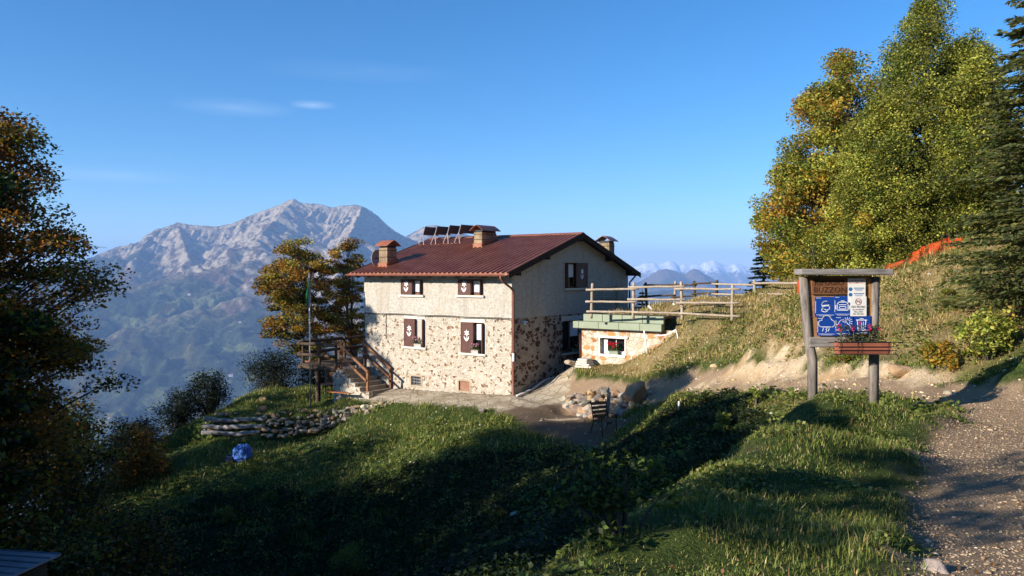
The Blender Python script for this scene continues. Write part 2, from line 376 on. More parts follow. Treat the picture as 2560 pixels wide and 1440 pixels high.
# far fall-off added outside the modelled knoll
def gridaxis(segs):
    a = []
    for lo, hi, st in segs: a += list(np.arange(lo, hi, st))
    return np.array(a)
gx = gridaxis([(-260, -60, 12), (-60, -22, 1.2), (-22, 17, .16), (17, 50, 1.1), (50, 261, 12)])
gy = gridaxis([(-120, -10, 8), (-10, 2, .5), (2, 16, .13), (16, 42, .19), (42, 64, 1.0), (64, 300, 12)])
GX, GY = np.meshgrid(gx, gy)
def hfull(X, Y):
    z = hgt(np.clip(X, -45, 45), np.clip(Y, -18, 64))
    out = np.hypot(np.maximum(0, np.abs(X)-45)*1.0, np.maximum(0, Y-64)+np.maximum(0, -18-Y)*0)
    right = np.maximum(0, X-45)
    return z-.62*out+np.minimum(right*.62+right*.25, 1e9)*(right > 0)
GZ = hfull(GX, GY)
def gridmesh(name, GX, GY, GZ, **kw):
    ny, nx = GX.shape; V = np.stack([GX, GY, GZ], -1).reshape(-1, 3)
    i = np.arange(ny*nx).reshape(ny, nx); Fc = np.stack([i[:-1, :-1], i[:-1, 1:], i[1:, 1:], i[1:, :-1]], -1).reshape(-1, 4)
    return npmesh(name, V, Fc, **kw)
def zones(X, Y):
    """weights: gravel, sand, paved, yard dirt, dryness"""
    nz = fbm(X*1.7, Y*1.7, 3, 21)*.22
    gr = sstep(.1, -.12, pathdist(X, Y)+nz); pv = sstep(.12, -.1, polydist(X, Y, PATIO)+nz*.8)
    yd = sstep(.2, -.2, polydist(X, Y, YARD)+nz*1.3); sa = sstep(.15, -.25, polydist(X, Y, SANDP)+nz*2.4)
    pd = pathdist(X, Y)
    bank = sstep(-2, 2.5, X-2.0)*sstep(15.5, 18, Y+ .35*np.maximum(0, X-8))*sstep(.1, .7, pd)
    lx, ly = tolocal(X, Y)
    dry = bank*np.clip(.85+.5*fbm(X*.5, Y*.5, 3, 61), 0.1, 1)
    # the foot of the slope in front of the gravel path stays green
    green = sstep(.2, -.6, polydist(X, Y, pxy([(2000,985,17.5),(1650,975,27),(1500,985,30),(1420,960,32.6),(1440,915,33.5),(1520,935,31.5),(1440,1120,24.5),(1500,1200,18),(1700,1300,12),(2100,1300,7)])))
    dry = dry*(1-.8*green)
    return gr, sa, pv, yd, dry
g_, s_, p_, y_, d_ = zones(GX, GY)
ter = gridmesh('hillside', GX, GY, GZ, attrs={'ZoneA': np.stack([g_, s_, p_], -1).reshape(-1, 3), 'ZoneB': np.stack([y_, d_, np.zeros_like(d_)], -1).reshape(-1, 3)})
def terrain_mat():
    t = NT('turf_and_earth'); c = t.coord()
    A = t.n('SeparateColor', {0: t.n('Attribute', out=0, attribute_name='ZoneA')}, out=None); B = t.n('SeparateColor', {0: t.n('Attribute', out=0, attribute_name='ZoneB')}, out=None)
    n1 = t.noise(1.1, 6, c); n2 = t.noise(9, 6, c, .7); n3 = t.noise(45, 4, c, .7)
    f2 = t.ramp(n2, [(.35, 0.0), (.65, 1.0)])
    green = t.mix(f2, (.03, .05, .012), (.08, .11, .025)); dry = t.mix(f2, (.18, .13, .055), (.36, .27, .13))
    col = t.mix(B.outputs[1], green, dry)
    col = t.mix(t.ramp(n1, [(.58, 0.0), (.7, .5)]), col, (.09, .07, .04))
    # gravel: pebbles by voronoi cells
    vo = t.n('TexVoronoi', {'Scale': 38, 'Vector': c}, out=None); vs = t.n('SeparateColor', {0: vo.outputs['Color']}, out=0)
    peb = t.ramp(vs, [(0, (.24, .155, .095)), (.5, (.34, .24, .15)), (.85, (.42, .31, .2)), (1, (.52, .42, .3))])
    fine = t.mix(n3, (.27, .18, .11), (.44, .32, .2)); gcol = t.mix(t.ramp(n2, [(.4, .15), (.62, .8)]), fine, peb)
    leaf = t.ramp(t.noise(7, 2, c), [(.66, 0.0), (.72, .55)])
    gcol = t.mix(leaf, gcol, (.2, .105, .045)); gcol = t.mix(t.ramp(t.noise(.9, 4, c), [(.4, 0.0), (.65, .45)]), gcol, (.26, .185, .12))
    col = t.mix(A.outputs[0], col, gcol)
    sand = t.mix(f2, (.50, .37, .22), (.68, .56, .38)); sand = t.mix(t.ramp(n1, [(.35, .7), (.55, 0.0)]), sand, (.36, .22, .1))
    col = t.mix(A.outputs[1], col, sand)
    mp = t.mapping(c, (1, 1, 1)); vp = t.n('TexVoronoi', {'Scale': 2.4, 'Vector': t.n('Mix', {0: .12, 4: mp, 5: t.noise(3, 2, c, out=1)}, out=1, data_type='VECTOR'), 'Randomness': .9}, out=0, feature='DISTANCE_TO_EDGE')
    vc = t.n('SeparateColor', {0: t.n('TexVoronoi', {'Scale': 2.4, 'Vector': mp}, out=1)}, out=0)
    pav = t.mix(vc, (.36, .29, .2), (.58, .5, .39)); pav = t.mix(t.ramp(vp, [(.015, 0.0), (.05, 1.0)]), (.2, .17, .09), pav); pav = t.mix(t.math('MULTIPLY', f2, .35), pav, (.4, .32, .22))
    col = t.mix(A.outputs[2], col, pav)
    col = t.mix(B.outputs[0], col, t.mix(n2, (.1, .07, .045), (.2, .145, .1)))
    h = t.math('ADD', t.math('MULTIPLY', vo.outputs[0], .4), t.math('ADD', n3, t.math('MULTIPLY', n2, 1.4)))
    return t.bsdf(col, .95, t.bump(h, .9, .035), **{'Specular IOR Level': .1})
TERR = link('hillside', ter, terrain_mat(), smooth=True); TERR['kind'] = 'structure'
def hz(x, y): return float(hfull(np.array([x]), np.array([y]))[0])
def ground_at(px, py, y0=2.5, y1=70):
    """first hit of a photo ray with the terrain"""
    Ys = np.geomspace(y0, y1, 700); X = (px-1280)/F*Ys; Z = (HZ-py)/F*Ys
    d = Z-hfull(X, Ys); k = np.argmax(d < 0)
    Y = Ys[k]; return Vector((X[k], Y, Z[k]))

# ------------------------------------------------------------------ mountains and valley
def mountmat():
    t = NT('mountain_rock_and_woods'); a = t.n('Attribute', out=0, attribute_name='Col'); c = t.coord()
    n = t.noise(.02, 6, c, .7); n2 = t.noise(.006, 5, c, .6)
    k = t.mix(.5, t.ramp(n, [(.32, .35), (.68, 1.65)]), t.ramp(t.noise(.05, 3, c, .6), [(.3, .3), (.7, 1.7)]))
    col = t.mix(1.0, a, k, 'MULTIPLY')
    return t.bsdf(col, 1.0, t.bump(n, 1.0, 30.0), **{'Specular IOR Level': 0.0})
MM = mountmat()
def mountcols(X, Y, Z, rockz, treez, snow=None, dx=10.0, dy=10.0, rockamt=1.0, rockadd=0.0, ridge=None, lawn=None):
    gy_, gx_ = np.gradient(Z, dy, dx); sl = np.hypot(gx_, gy_)
    n = fbm(X/420., Y/420., 4, 5); nf = fbm(X/90., Y/90., 4, 15); nm = fbm(X/800., Y/500., 3, 33)
    rock = np.array([.30, .25, .18]); heath = np.array([.115, .078, .045]); st = fbm((X+.5*Y)/70., (Y-.5*X)/260., 4, 25); forest = np.array([.035, .045, .022]); meadow = np.array([.10, .105, .05])
    wr = sstep(.12, .5, np.clip((Z-rockz)/900, -.6, .35)+(sl-.75)*.9+nf*.45+st*.6+rockadd)*rockamt*sstep(-260, 120, Z-treez)
    c = heath*(1+.25*nf[..., None])
    wf = sstep(.12, -.12, (Z-treez)/260+n*.55)
    c = c*(1-wr[..., None])+rock*(1+.15*nf[..., None])*wr[..., None]
    fcol = forest*(1+.8*nf[..., None])+np.array([.03, .015, 0])*sstep(.1, .5, n)[..., None]
    c = c*(1-wf[..., None])+fcol*wf[..., None]
    wm = wf*sstep(.32, .4, nm-.5*(sl-.35)-.06)
    c = c*(1-wm[..., None])+meadow*wm[..., None]
    if ridge is not None: c = c*(1-ridge[..., None])+np.array([.19, .155, .09])*ridge[..., None]
    if lawn is not None: c = c*(1-lawn[..., None])+np.array([.15, .17, .07])*lawn[..., None]
    if snow is not None:
        ws = sstep(-60, 60, Z-snow+nf*120); c = c*(1-ws[..., None])+np.array([.85, .87, .9])*ws[..., None]
    return np.clip(c, 0, 1)
def crestf(pts, Y0):
    xs = np.array([(p[0]-1280)/F*Y0 for p in pts]); zs = np.array([(HZ-p[1])/F*Y0 for p in pts])
    return lambda x: np.interp(x, xs, zs)
# the big massif across the valley
Y0 = 7000.
cr = crestf([(-700,820),(-200,730),(0,715),(100,690),(200,655),(290,618),(330,610),(362,601),(372,585),(388,574),(410,569),(445,556),(470,561),(500,564),(545,566),(580,559),(620,541),(660,526),(700,511),(722,500),(735,497),(745,502),(760,508),(800,510),(830,519),(850,514),(890,512),(910,517),(925,526),(945,540),(960,555),(985,576),(1010,590),(1040,602),(1100,650),(1200,740),(1500,900)], Y0)
mx_ = np.arange(-5000, 1000, 8.5); my_ = np.arange(3200, 7500, 8.5); X, Y = np.meshgrid(mx_, my_); d = Y0-Y
dn = np.clip(d, 0, None)
# crest height carried down the slope towards the viewer's left
drop = 1000*(1-np.exp(-dn/1500.))+.13*dn
b0 = cr(X+.25*dn); blend = np.exp(-dn/1300.)
base = b0*blend+(1-blend)*120-drop
xs_ = X+.75*dn
Zm = base+sstep(60, 900, dn)*(150*ridged(xs_/1100., dn/2600., 2, 3)-40)+sstep(20, 400, dn)*(85*ridged(xs_/330., dn/700., 4, 8)-35)+sstep(0, 120, dn)*(34*ridged(X/95.+.4*dn/95, dn/260., 3, 12)-11)+sstep(0, 90, dn)*(15*ridged(X/42.+.5*dn/42, dn/95., 2, 29)-5)+5*fbm(X/30., Y/30., 2, 4)
RIDGE = np.zeros_like(Zm)
def spur(a, b, k, wob=60, bare=0):
    """sharp ridge from a to b (px,py,Y), flanks falling with slope k"""
    global Zm
    a = at(*a); b = at(*b); ax = np.array([b.x-a.x, b.y-a.y]); L2 = (ax**2).sum()
    t = np.clip(((X-a.x)*ax[0]+(Y-a.y)*ax[1])/L2, 0, 1)
    dd = np.hypot(X-a.x-t*ax[0], Y-a.y-t*ax[1]); zz = a.z+(b.z-a.z)*t-k*dd*(1+.25*fbm(X/160., Y/160., 3, 91))+wob*.4*fbm(X/140., Y/140., 3, 71)
    if bare: RIDGE[:] = np.maximum(RIDGE, bare*sstep(75, 20, dd+30*fbm(X/120., Y/120., 3, 17))*(zz > Zm-6))
    Zm = np.maximum(Zm, zz)
spur((905,519,7000), (868,600,6000), .95); spur((868,600,6000), (840,690,5200), .7); spur((735,500,7000), (640,600,6100), .55); spur((445,560,7000), (470,640,6300), .8); spur((385,578,7000), (330,660,6200), .8)
spur((900,600,6200), (430,692,5300), .5, bare=.9); spur((430,692,5300), (180,760,4800), .5, bare=.5); spur((800,700,5300), (390,800,4700), .45, bare=.6); spur((390,800,4700), (150,880,4300), .45, bare=.5); spur((960,590,6700), (980,700,5700), .9); spur((640,840,4600), (350,960,4000), .4)
back = np.clip(-d, 0, None); Zm = np.where(d < 0, cr(X)-1.1*back+7*fbm(X/40., Y/40., 2, 4), Zm)
def hitm(px, py):
    x = (px-1280)/F*my_; ix = np.clip(np.searchsorted(mx_, x), 0, len(mx_)-1); col = Zm[np.arange(len(my_)), ix]; k = int(np.argmax(col >= (HZ-py)/F*my_)); return x[k], my_[k], col[k]
LAWN = np.zeros_like(Zm)
for px, py, rx, ry, k in ((510, 770, 230, 120, .5), (430, 745, 120, 80, .4), (585, 872, 130, 45, .7), (380, 1012, 60, 120, .65), (530, 945, 130, 60, .6), (350, 800, 160, 60, .5), (640, 935, 70, 50, .5)):
    x_, y_h, _ = hitm(px, py); e_ = np.hypot((X-x_)/rx, (Y-y_h)/ry)+.35*fbm(X/110., Y/110., 3, 47); LAWN = np.maximum(LAWN, k*sstep(1.05, .85, e_))
o = link('mountain_massif', gridmesh('mountain_massif', X, Y, Zm, cols=mountcols(X, Y, Zm, 120, -90-.17*(X+2200), dx=8.5, dy=8.5, rockadd=.3*sstep(-2700, -1500, X), ridge=RIDGE*sstep(350, 100, Zm), lawn=LAWN).reshape(-1, 3)), MM, smooth=True); o['kind'] = 'structure'
def range_(name, pts, Y0, depth, slope, step, rockz, treez, snow=None, amp=30, backs=1.0, bottom=-900):
    cr = crestf(pts, Y0); x0 = (pts[0][0]-1280)/F*Y0; x1 = (pts[-1][0]-1280)/F*Y0
    X, Y = np.meshgrid(np.arange(x0, x1, step), np.arange(Y0-depth, Y0+depth*.3, step)); d = Y0-Y; dn = np.abs(d)
    Z = cr(X)-dn*slope+sstep(0, step*25, dn)*(amp*2.5*ridged(X/(step*60), d/(step*110), 3, 6)-amp)+amp*.35*fbm(X/(step*8), Y/(step*8), 3, 2)
    o = link(name, gridmesh(name, X, Y, Z, cols=mountcols(X, Y, Z, rockz, treez, snow, step, step).reshape(-1, 3)), MM, smooth=True); o['kind'] = 'structure'
range_('mountain_crag', [(900,640),(1000,600),(1030,581),(1048,572),(1062,564),(1085,562),(1105,566),(1130,572),(1180,588),(1230,600),(1300,640),(1420,690),(1500,740)], 8600, 2200, .62, 16, -200, -500, amp=26)
range_('mountain_ridge', [(1400,770),(1500,740),(1560,722),(1600,703),(1625,688),(1648,674),(1664,671),(1690,679),(1712,685),(1722,678),(1735,671),(1745,673),(1760,684),(1790,699),(1830,716),(1880,738),(1960,760),(2100,800)], 11500, 3200, .42, 24, 900, -150, amp=26)
range_('mountain_foothills', [(1380,800),(1480,760),(1560,742),(1640,728),(1720,720),(1790,727),(1850,735),(1900,742),(2000,770),(2200,800)], 7500, 2400, .36, 18, 900, 100, amp=30)
range_('mountain_snow_range', [(1380,715),(1500,690),(1560,675),(1600,664),(1612,657),(1634,655),(1645,660),(1660,658),(1672,652),(1684,654),(1696,663),(1706,660),(1722,664),(1740,660),(1752,663),(1763,655),(1774,653),(1783,650),(1795,657),(1808,663),(1822,665),(1838,657),(1846,661),(1862,666),(1900,668),(2000,690),(2200,730)], 21000, 2600, .55, 40, -2000, -2000, 70, amp=60)
vx, vy = np.meshgrid(np.linspace(-16000, 16000, 60), np.linspace(-3000, 24500, 60))
o = link('valley_floor', gridmesh('valley_floor', vx, vy, -1000+30*fbm(vx/3000, vy/3000, 2, 1), cols=np.tile(np.array([[.06, .075, .03]]), (vx.size, 1))), MM, smooth=True); o['kind'] = 'structure'
# ------------------------------------------------------------------ air
hb = MB().box2((-18000, -4000, -1060), (18000, 25500, 730))
t = NT('mountain_air'); pv = t.n('VolumePrincipled', {'Color': (.35, .575, 1.0), 'Density': 7.4e-5, 'Anisotropy': .0, 'Absorption Color': (0, 0, 0)})
t.t.links.new(pv, t.out.inputs[1])
ho = hb.build('haze', t.m); ho['kind'] = 'stuff'
# ------------------------------------------------------------------ materials for building
def stonemat(name, scale, mortar, light, browns, brown_cut, gap=.05, dark_edge=.5, bump=.8, warp=.16, bd=.05):
    t = NT(name); c = t.coord(); w = t.noise(3.2, 3, c, out=1)
    v = t.n('Mix', {0: warp, 4: c, 5: w}, out=1, data_type='VECTOR'); v = t.mapping(v, (1, 1, 1.35))
    cell = t.n('TexVoronoi', {'Scale': scale, 'Vector': v}, out=None); ed = t.n('TexVoronoi', {'Scale': scale, 'Vector': v}, out=0, feature='DISTANCE_TO_EDGE')
    sp = t.n('SeparateColor', {0: cell.outputs['Color']}, out=None)
    isb = t.math('GREATER_THAN', sp.outputs[0], brown_cut)
    nz = t.noise(14, 6, c, .7); edn = t.math('ADD', ed, t.math('MULTIPLY', t.math('SUBTRACT', nz, .5), .09))
    inside = t.ramp(edn, [(gap, 0.0), (gap+.03, 1.0)])
    small = t.ramp(t.math('ADD', edn, t.math('MULTIPLY', sp.outputs[2], -.11)), [(gap*.3, 0.0), (gap*.3+.03, 1.0)])
    lcol = t.mix(sp.outputs[1], light[0], light[1])
    bcol = t.ramp(sp.outputs[1], [(0, browns[0]), (.45, browns[1]), (1, browns[2])])
    col = t.mix(t.math('MULTIPLY', inside, .75), mortar, lcol)
    line = t.ramp(t.math('ABSOLUTE', t.math('SUBTRACT', edn, gap)), [(.004, dark_edge), (.018, 0.0)])
    col = t.mix(t.math('MULTIPLY', line, t.ramp(t.noise(2.2, 2, c), [(.4, 0.0), (.55, 1.0)])), col, (.16, .11, .07))
    col = t.mix(t.math('MULTIPLY', isb, small), col, bcol)
    col = t.mix(t.math('MULTIPLY', t.ramp(nz, [(.3, 0.0), (.75, 1.0)]), .28), col, t.mix(1.0, col, (.62, .52, .4), 'MULTIPLY'))
    h = t.math('ADD', t.math('MULTIPLY', inside, .7), t.math('MULTIPLY', nz, .7))
    return t.bsdf(col, .92, t.bump(h, bump, bd), **{'Specular IOR Level': .15})
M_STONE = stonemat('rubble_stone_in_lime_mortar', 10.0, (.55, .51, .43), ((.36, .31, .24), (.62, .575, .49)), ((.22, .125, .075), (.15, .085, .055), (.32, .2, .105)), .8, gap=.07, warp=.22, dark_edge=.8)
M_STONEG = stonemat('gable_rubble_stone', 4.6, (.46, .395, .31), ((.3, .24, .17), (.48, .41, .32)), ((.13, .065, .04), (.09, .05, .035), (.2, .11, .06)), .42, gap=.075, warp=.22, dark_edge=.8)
M_STONE2 = stonemat('orange_and_white_rubble', 4.2, (.55, .5, .42), ((.50, .38, .25), (.68, .62, .52)), ((.45, .23, .09), (.5, .3, .13), (.34, .15, .06)), .66, gap=.045, dark_edge=.9)
def plastermat():
    t = NT('roughcast_plaster'); c = t.coord(); n = t.noise(11, 7, c, .8); n2 = t.noise(.9, 4, c); n3 = t.noise(70, 3, c)
    streak = t.noise(2.2, 4, t.mapping(c, (1, 1, .18)))
    col = t.mix(t.ramp(n, [(.34, 0.0), (.6, 1.0)]), (.31, .292, .25), (.565, .54, .485)); col = t.mix(t.ramp(n2, [(.42, 0.0), (.68, .35)]), col, (.46, .37, .26))
    col = t.mix(t.ramp(streak, [(.5, 0.0), (.72, .5)]), col, (.33, .28, .22))
    return t.bsdf(col, .95, t.bump(t.math('ADD', n, t.math('MULTIPLY', n3, .4)), 1.0, .04), **{'Specular IOR Level': .1})
M_PLAST = plastermat()
M_CONC = simple('plain_render', (.36, .29, .21), .95, .25, 2.5, .4)
M_SILL = simple('pale_stone_sill', (.62, .57, .49), .8, .12, 5, .2)
M_WHITE = simple('white_paint', (.8, .79, .76), .6, .05, 5, .05)
def roofmat():
    t = NT('red_brown_metal_roof'); c = t.coord(); n = t.noise(1.6, 5, c); n2 = t.noise(18, 4, c, .7)
    col = t.mix(t.ramp(n, [(.35, 0.0), (.7, 1.0)]), (.215, .060, .024), (.34, .125, .058)); col = t.mix(t.ramp(n2, [(.52, 0.0), (.72, .65)]), col, (.13, .05, .035))
    return t.bsdf(col, .42, t.bump(n2, .1, .004), **{'Specular IOR Level': .4})
M_ROOF = roofmat()
M_GUT = simple('red_brown_gutter_metal', (.21, .075, .05), .45, .2, 3, .05, spec=.45)
M_BROWNW = woodmat('dark_brown_timber', (.022, .012, .008), (.05, .027, .017), (1, 1, 1))
M_SHUT = simple('red_brown_shutter_paint', (.085, .032, .024), .55, .18, 4, .1)
M_FRAME = simple('brown_window_frame', (.16, .065, .03), .5, .2, 5, .1)
M_GLASS = NT('dark_window_glass'); M_GLASS = M_GLASS.bsdf((.012, .012, .014), .08, None, **{'Specular IOR Level': .22})
def curtainmat():
    t = NT('lace_curtain'); c = t.coord(); wv = t.n('TexWave', {'Scale': 7.0, 'Distortion': 1.2, 'Vector': c}, out=1)
    return t.bsdf(t.mix(wv, (.62, .63, .66), (.84, .84, .85)), .9)
M_CURT = curtainmat()
M_BLACK = simple('black_rubber', (.015, .015, .016), .6, .2, 5, 0)
M_BRICKY = woodmat('ochre_chimney_render', (.11, .075, .048), (.36, .27, .165), (3, 3, 1), sc=2)
M_METAL = simple('galvanised_metal', (.55, .56, .58), .4, .1, 6, .05, metal=.7)
M_PANEL = NT('solar_cells'); _c = M_PANEL.coord(); _b = M_PANEL.n('TexBrick', {'Vector': M_PANEL.mapping(_c, (1, 1, 1), (0, R(90), 0)), 'Color1': (.012, .013, .02, 1), 'Color2': (.018, .018, .026, 1), 'Mortar': (.12, .12, .13, 1), 'Scale': 6.0, 'Mortar Size': .02})
M_PANEL = M_PANEL.bsdf(_b, .35)
M_LOG = woodmat('peeled_chestnut_log', (.24, .19, .14), (.43, .365, .285), (6, 6, 6), sc=1.6)
M_LOGD = woodmat('dark_weathered_log', (.035, .024, .016), (.11, .075, .05), (5, 5, 5), sc=1.6)
M_LOGG = woodmat('silver_grey_log', (.13, .12, .115), (.34, .33, .32), (5, 5, 5), sc=1.6)
M_RAILW = woodmat('brown_handrail_plank', (.13, .06, .03), (.27, .14, .07), (3, 3, 3), sc=1.6)
M_GREENP = simple('sage_green_painted_sheet', (.235, .28, .2), .5, .08, 2.5, .03)
M_ROCK = colattr('loose_stone', .92, .3, 5, .6, .15, .03)
M_LEAF = leafmat('leaves')
M_FLOWER = leafmat('petals', .25)

def MBshift(mb, b): mb.v = [(p[0]-b[0], p[1]-b[1], p[2]-b[2]) for p in mb.v]; return mb
HOUSE = empty('stone_house', hw(0, 0, -5.05), HA, 'two storey stone and plaster mountain house with red metal roof', 'house')
HB = (0, 0, -5.05)
def hp(name, mb, mat, parent=None, smooth=False, bevel=0):
    """house part given in house local coordinates (z = height against the eye)"""
    if parent is None: return MBshift(mb, HB).build(name, mat, HOUSE, smooth, bevel)
    return MBshift(mb, HB).build(name, mat, parent, smooth, bevel)
def hps(name, mb, mat, parent=None, **k):
    for q in list(mb.pieces()): hp(name, q, mat, parent, **k)
EAVE_Z, RIDGE_Z, OV = .03, 1.90, .75
SL = (RIDGE_Z-EAVE_Z)/(HWD/2+OV)
def roofz(y): return EAVE_Z+SL*(min(y, HWD-y)+OV)
BAND = -1.856
# openings (x0,x1,z0,z1) in wall planes
def frect(x0, y0, x1, y1):
    a = onfront(x0, (y0+y1)/2)[0]; b = onfront(x1, (y0+y1)/2)[0]; xm = (x0+x1)/2
    return (a, b, onfront(xm, y1)[1], onfront(xm, y0)[1])
def grect(x0, y0, x1, y1):
    a = ongable(x0, (y0+y1)/2)[0]; b = ongable(x1, (y0+y1)/2)[0]; xm = (x0+x1)/2
    return (a, b, ongable(xm, y1)[1], ongable(xm, y0)[1])
UW = [frect(1004, 698, 1057, 737), frect(1147, 698, 1207, 738)]
LW = [frect(1011, 797, 1062, 867), frect(1153, 806, 1211, 883)]
GR = [frect(1028, 941, 1052, 963), frect(1147, 953, 1174, 977)]
GU = grect(1411, 657, 1467, 720); GL = grect(1406, 801, 1452, 880)
def holed(mb, us, vtop, v0, holes, P, depth):
    """sheet in (u,v) with rectangular holes and reveals; P(u,v,d) -> point, d = depth into the wall"""
    cuts = sorted(set(us+[h[0] for h in holes]+[h[1] for h in holes]))
    for a, b in zip(cuts[:-1], cuts[1:]):
        hs = sorted([h for h in holes if h[0] <= a+1e-6 and h[1] >= b-1e-6], key=lambda h: h[2])
        v = (v0, v0)
        for h in hs+[None]:
            tp = (h[2], h[2]) if h else (vtop(a), vtop(b))
            mb.add([P(a, v[0], 0), P(b, v[1], 0), P(b, tp[1], 0), P(a, tp[0], 0)], [(0, 1, 2, 3)])
            if h: v = (h[3], h[3])
    for a, b, c, d in holes:
        q = [(a, c), (b, c), (b, d), (a, d)]
        for i in range(4):
            p0, p1 = q[i], q[(i+1) % 4]
            mb.add([P(*p0, 0), P(*p0, depth), P(*p1, depth), P(*p1, 0)], [(0, 1, 2, 3)])
# stone ground floor
m = MB()
holed(m, [-HL, 0], lambda u: BAND, -6.6, LW+GR, lambda u, v, d: (u, d, v), .34)
hp('stone_wall', m, M_STONE)
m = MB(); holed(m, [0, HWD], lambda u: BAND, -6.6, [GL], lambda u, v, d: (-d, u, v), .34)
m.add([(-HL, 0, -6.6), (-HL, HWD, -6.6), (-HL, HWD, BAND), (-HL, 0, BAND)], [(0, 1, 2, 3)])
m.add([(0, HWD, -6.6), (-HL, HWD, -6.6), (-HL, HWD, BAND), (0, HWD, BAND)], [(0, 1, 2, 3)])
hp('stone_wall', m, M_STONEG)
# plastered upper floor, slightly proud
e = .03; m = MB()
holed(m, [-HL-e, e], lambda u: roofz(0)-.06, BAND, UW, lambda u, v, d: (u, d-e, v), .3)
holed(m, [-e, HWD/2, HWD+e], lambda u: roofz(u)-.06, BAND, [GU], lambda u, v, d: (e-d, u, v), .3)
n_ = [(-HL-e, -e), (-HL-e, HWD/2), (-HL-e, HWD+e)]
m.add([(a, b, BAND) for a, b in n_]+[(a, b, roofz(b)-.06) for a, b in n_], [(0, 1, 4, 3), (1, 2, 5, 4)])
m.add([(-HL-e, HWD+e, BAND), (e, HWD+e, BAND), (e, HWD+e, roofz(HWD)-.06), (-HL-e, HWD+e, roofz(HWD)-.06)], [(0, 1, 2, 3)])
m.add([(-HL-e, -e, BAND), (e, -e, BAND), (e, 0, BAND), (-HL-e, 0, BAND)], [(0, 1, 2, 3)]); m.add([(0, 0, BAND), (e, 0, BAND), (e, HWD, BAND), (0, HWD, BAND)], [(0, 1, 2, 3)])
hp('plaster_wall', m, M_PLAST)
m = MB(); m.box2((.0, .05, -6.3), (.04, HWD, -4.72)); hp('plinth', m, M_CONC)
# roof: ribbed sheet
m = MB(); G = .38; y_e = -OV; half = HWD/2
def slope_pt(x, s, h):   # s 0..1 eave->ridge on front slope
    y = y_e+(half-y_e)*s; return Vector((x, y, EAVE_Z+SL*(y-y_e)+h))
per = .262; x = -HL-G; prof = []
while x < G-1e-6:
    for dx, h in ((0, 0), (.11, 0), (.14, .055), (.225, .06), (.255, 0)):
        if x+dx < G: prof.append((x+dx, h))
    x += per
prof.append((G, 0))
for side in (0, 1):
    f = (lambda p: p) if side == 0 else (lambda p: Vector((p.x, HWD-p.y, p.z)))
    vs = [f(slope_pt(x, 0, h)) for x, h in prof]+[f(slope_pt(x, 1, h)) for x, h in prof]; n = len(prof)
    vs += [f(slope_pt(x, 0, -.05)) for x, h in prof]+[f(slope_pt(x, 1, -.05)) for x, h in prof]
    m.add(vs, [(i, i+1, n+i+1, n+i) for i in range(n-1)]+[(2*n+i, 3*n+i, 3*n+i+1, 2*n+i+1) for i in range(n-1)]+[(i, 2*n+i, 2*n+i+1, i+1) for i in range(n-1)]+[(0, n, 3*n, 2*n), (n-1, 3*n-1, 4*n-1, 2*n-1)])
ROOF = hp('roof', m, M_ROOF)
m = MB(); k = .22; m.extr([(-HL-G-.02, half-k, RIDGE_Z-SL*k+.075), (-HL-G-.02, half, RIDGE_Z+.085), (-HL-G-.02, half+k, RIDGE_Z-SL*k+.075), (-HL-G-.02, half+k, RIDGE_Z-SL*k+.06), (-HL-G-.02, half, RIDGE_Z+.07), (-HL-G-.02, half-k, RIDGE_Z-SL*k+.06)], (HL+2*G+.04, 0, 0))
hp('ridge_cap', m, M_ROOF, ROOF)
# timber soffit, verge boards, purlin ends
m = MB()
for sgn in (0, 1):
    f = lambda y: y if sgn == 0 else HWD-y
    poly = [(-HL-G+.01, f(y_e+.03), EAVE_Z-.06), (-HL-G+.01, f(half), RIDGE_Z-.06), (-HL-G+.01, f(half), RIDGE_Z-.11), (-HL-G+.01, f(y_e+.03), EAVE_Z-.11)]
    m.extr(poly, (HL+2*G-.02, 0, 0))
hp('soffit', m, M_BROWNW)
m = MB()
for xx in (G, -HL-G-.035):
    for sgn in (0, 1):
        f = lambda y: y if sgn == 0 else HWD-y
        m.extr([(xx, f(y_e-.02), EAVE_Z+.05), (xx, f(half), RIDGE_Z+.06), (xx, f(half), RIDGE_Z-.21), (xx, f(y_e-.02), EAVE_Z-.2)], (.035, 0, 0))
hps('verge_board', m, M_BROWNW)
m = MB()
for y in (.12, 2.35, half, HWD-2.35, HWD-.12):
    zt = roofz(y)-.11
    for xa, xb in ((e+.002, G-.03), (-HL-G+.03, -HL-e-.002)):
        m.box2((xa, y-.09, zt-.24), (xb, y+.09, zt))
hps('purlin_end', m, M_BROWNW)
m = MB()
for i in range(12):
    xx = -HL+.15+i*(HL-.3)/11
    m.extr([(xx-.045, y_e+.05, EAVE_Z-.11), (xx-.045, -.04, roofz(-.04)-.11), (xx-.045, -.04, roofz(-.04)-.25), (xx-.045, y_e+.05, EAVE_Z-.19)], (.09, 0, 0))
hps('rafter_end', m, M_BROWNW)
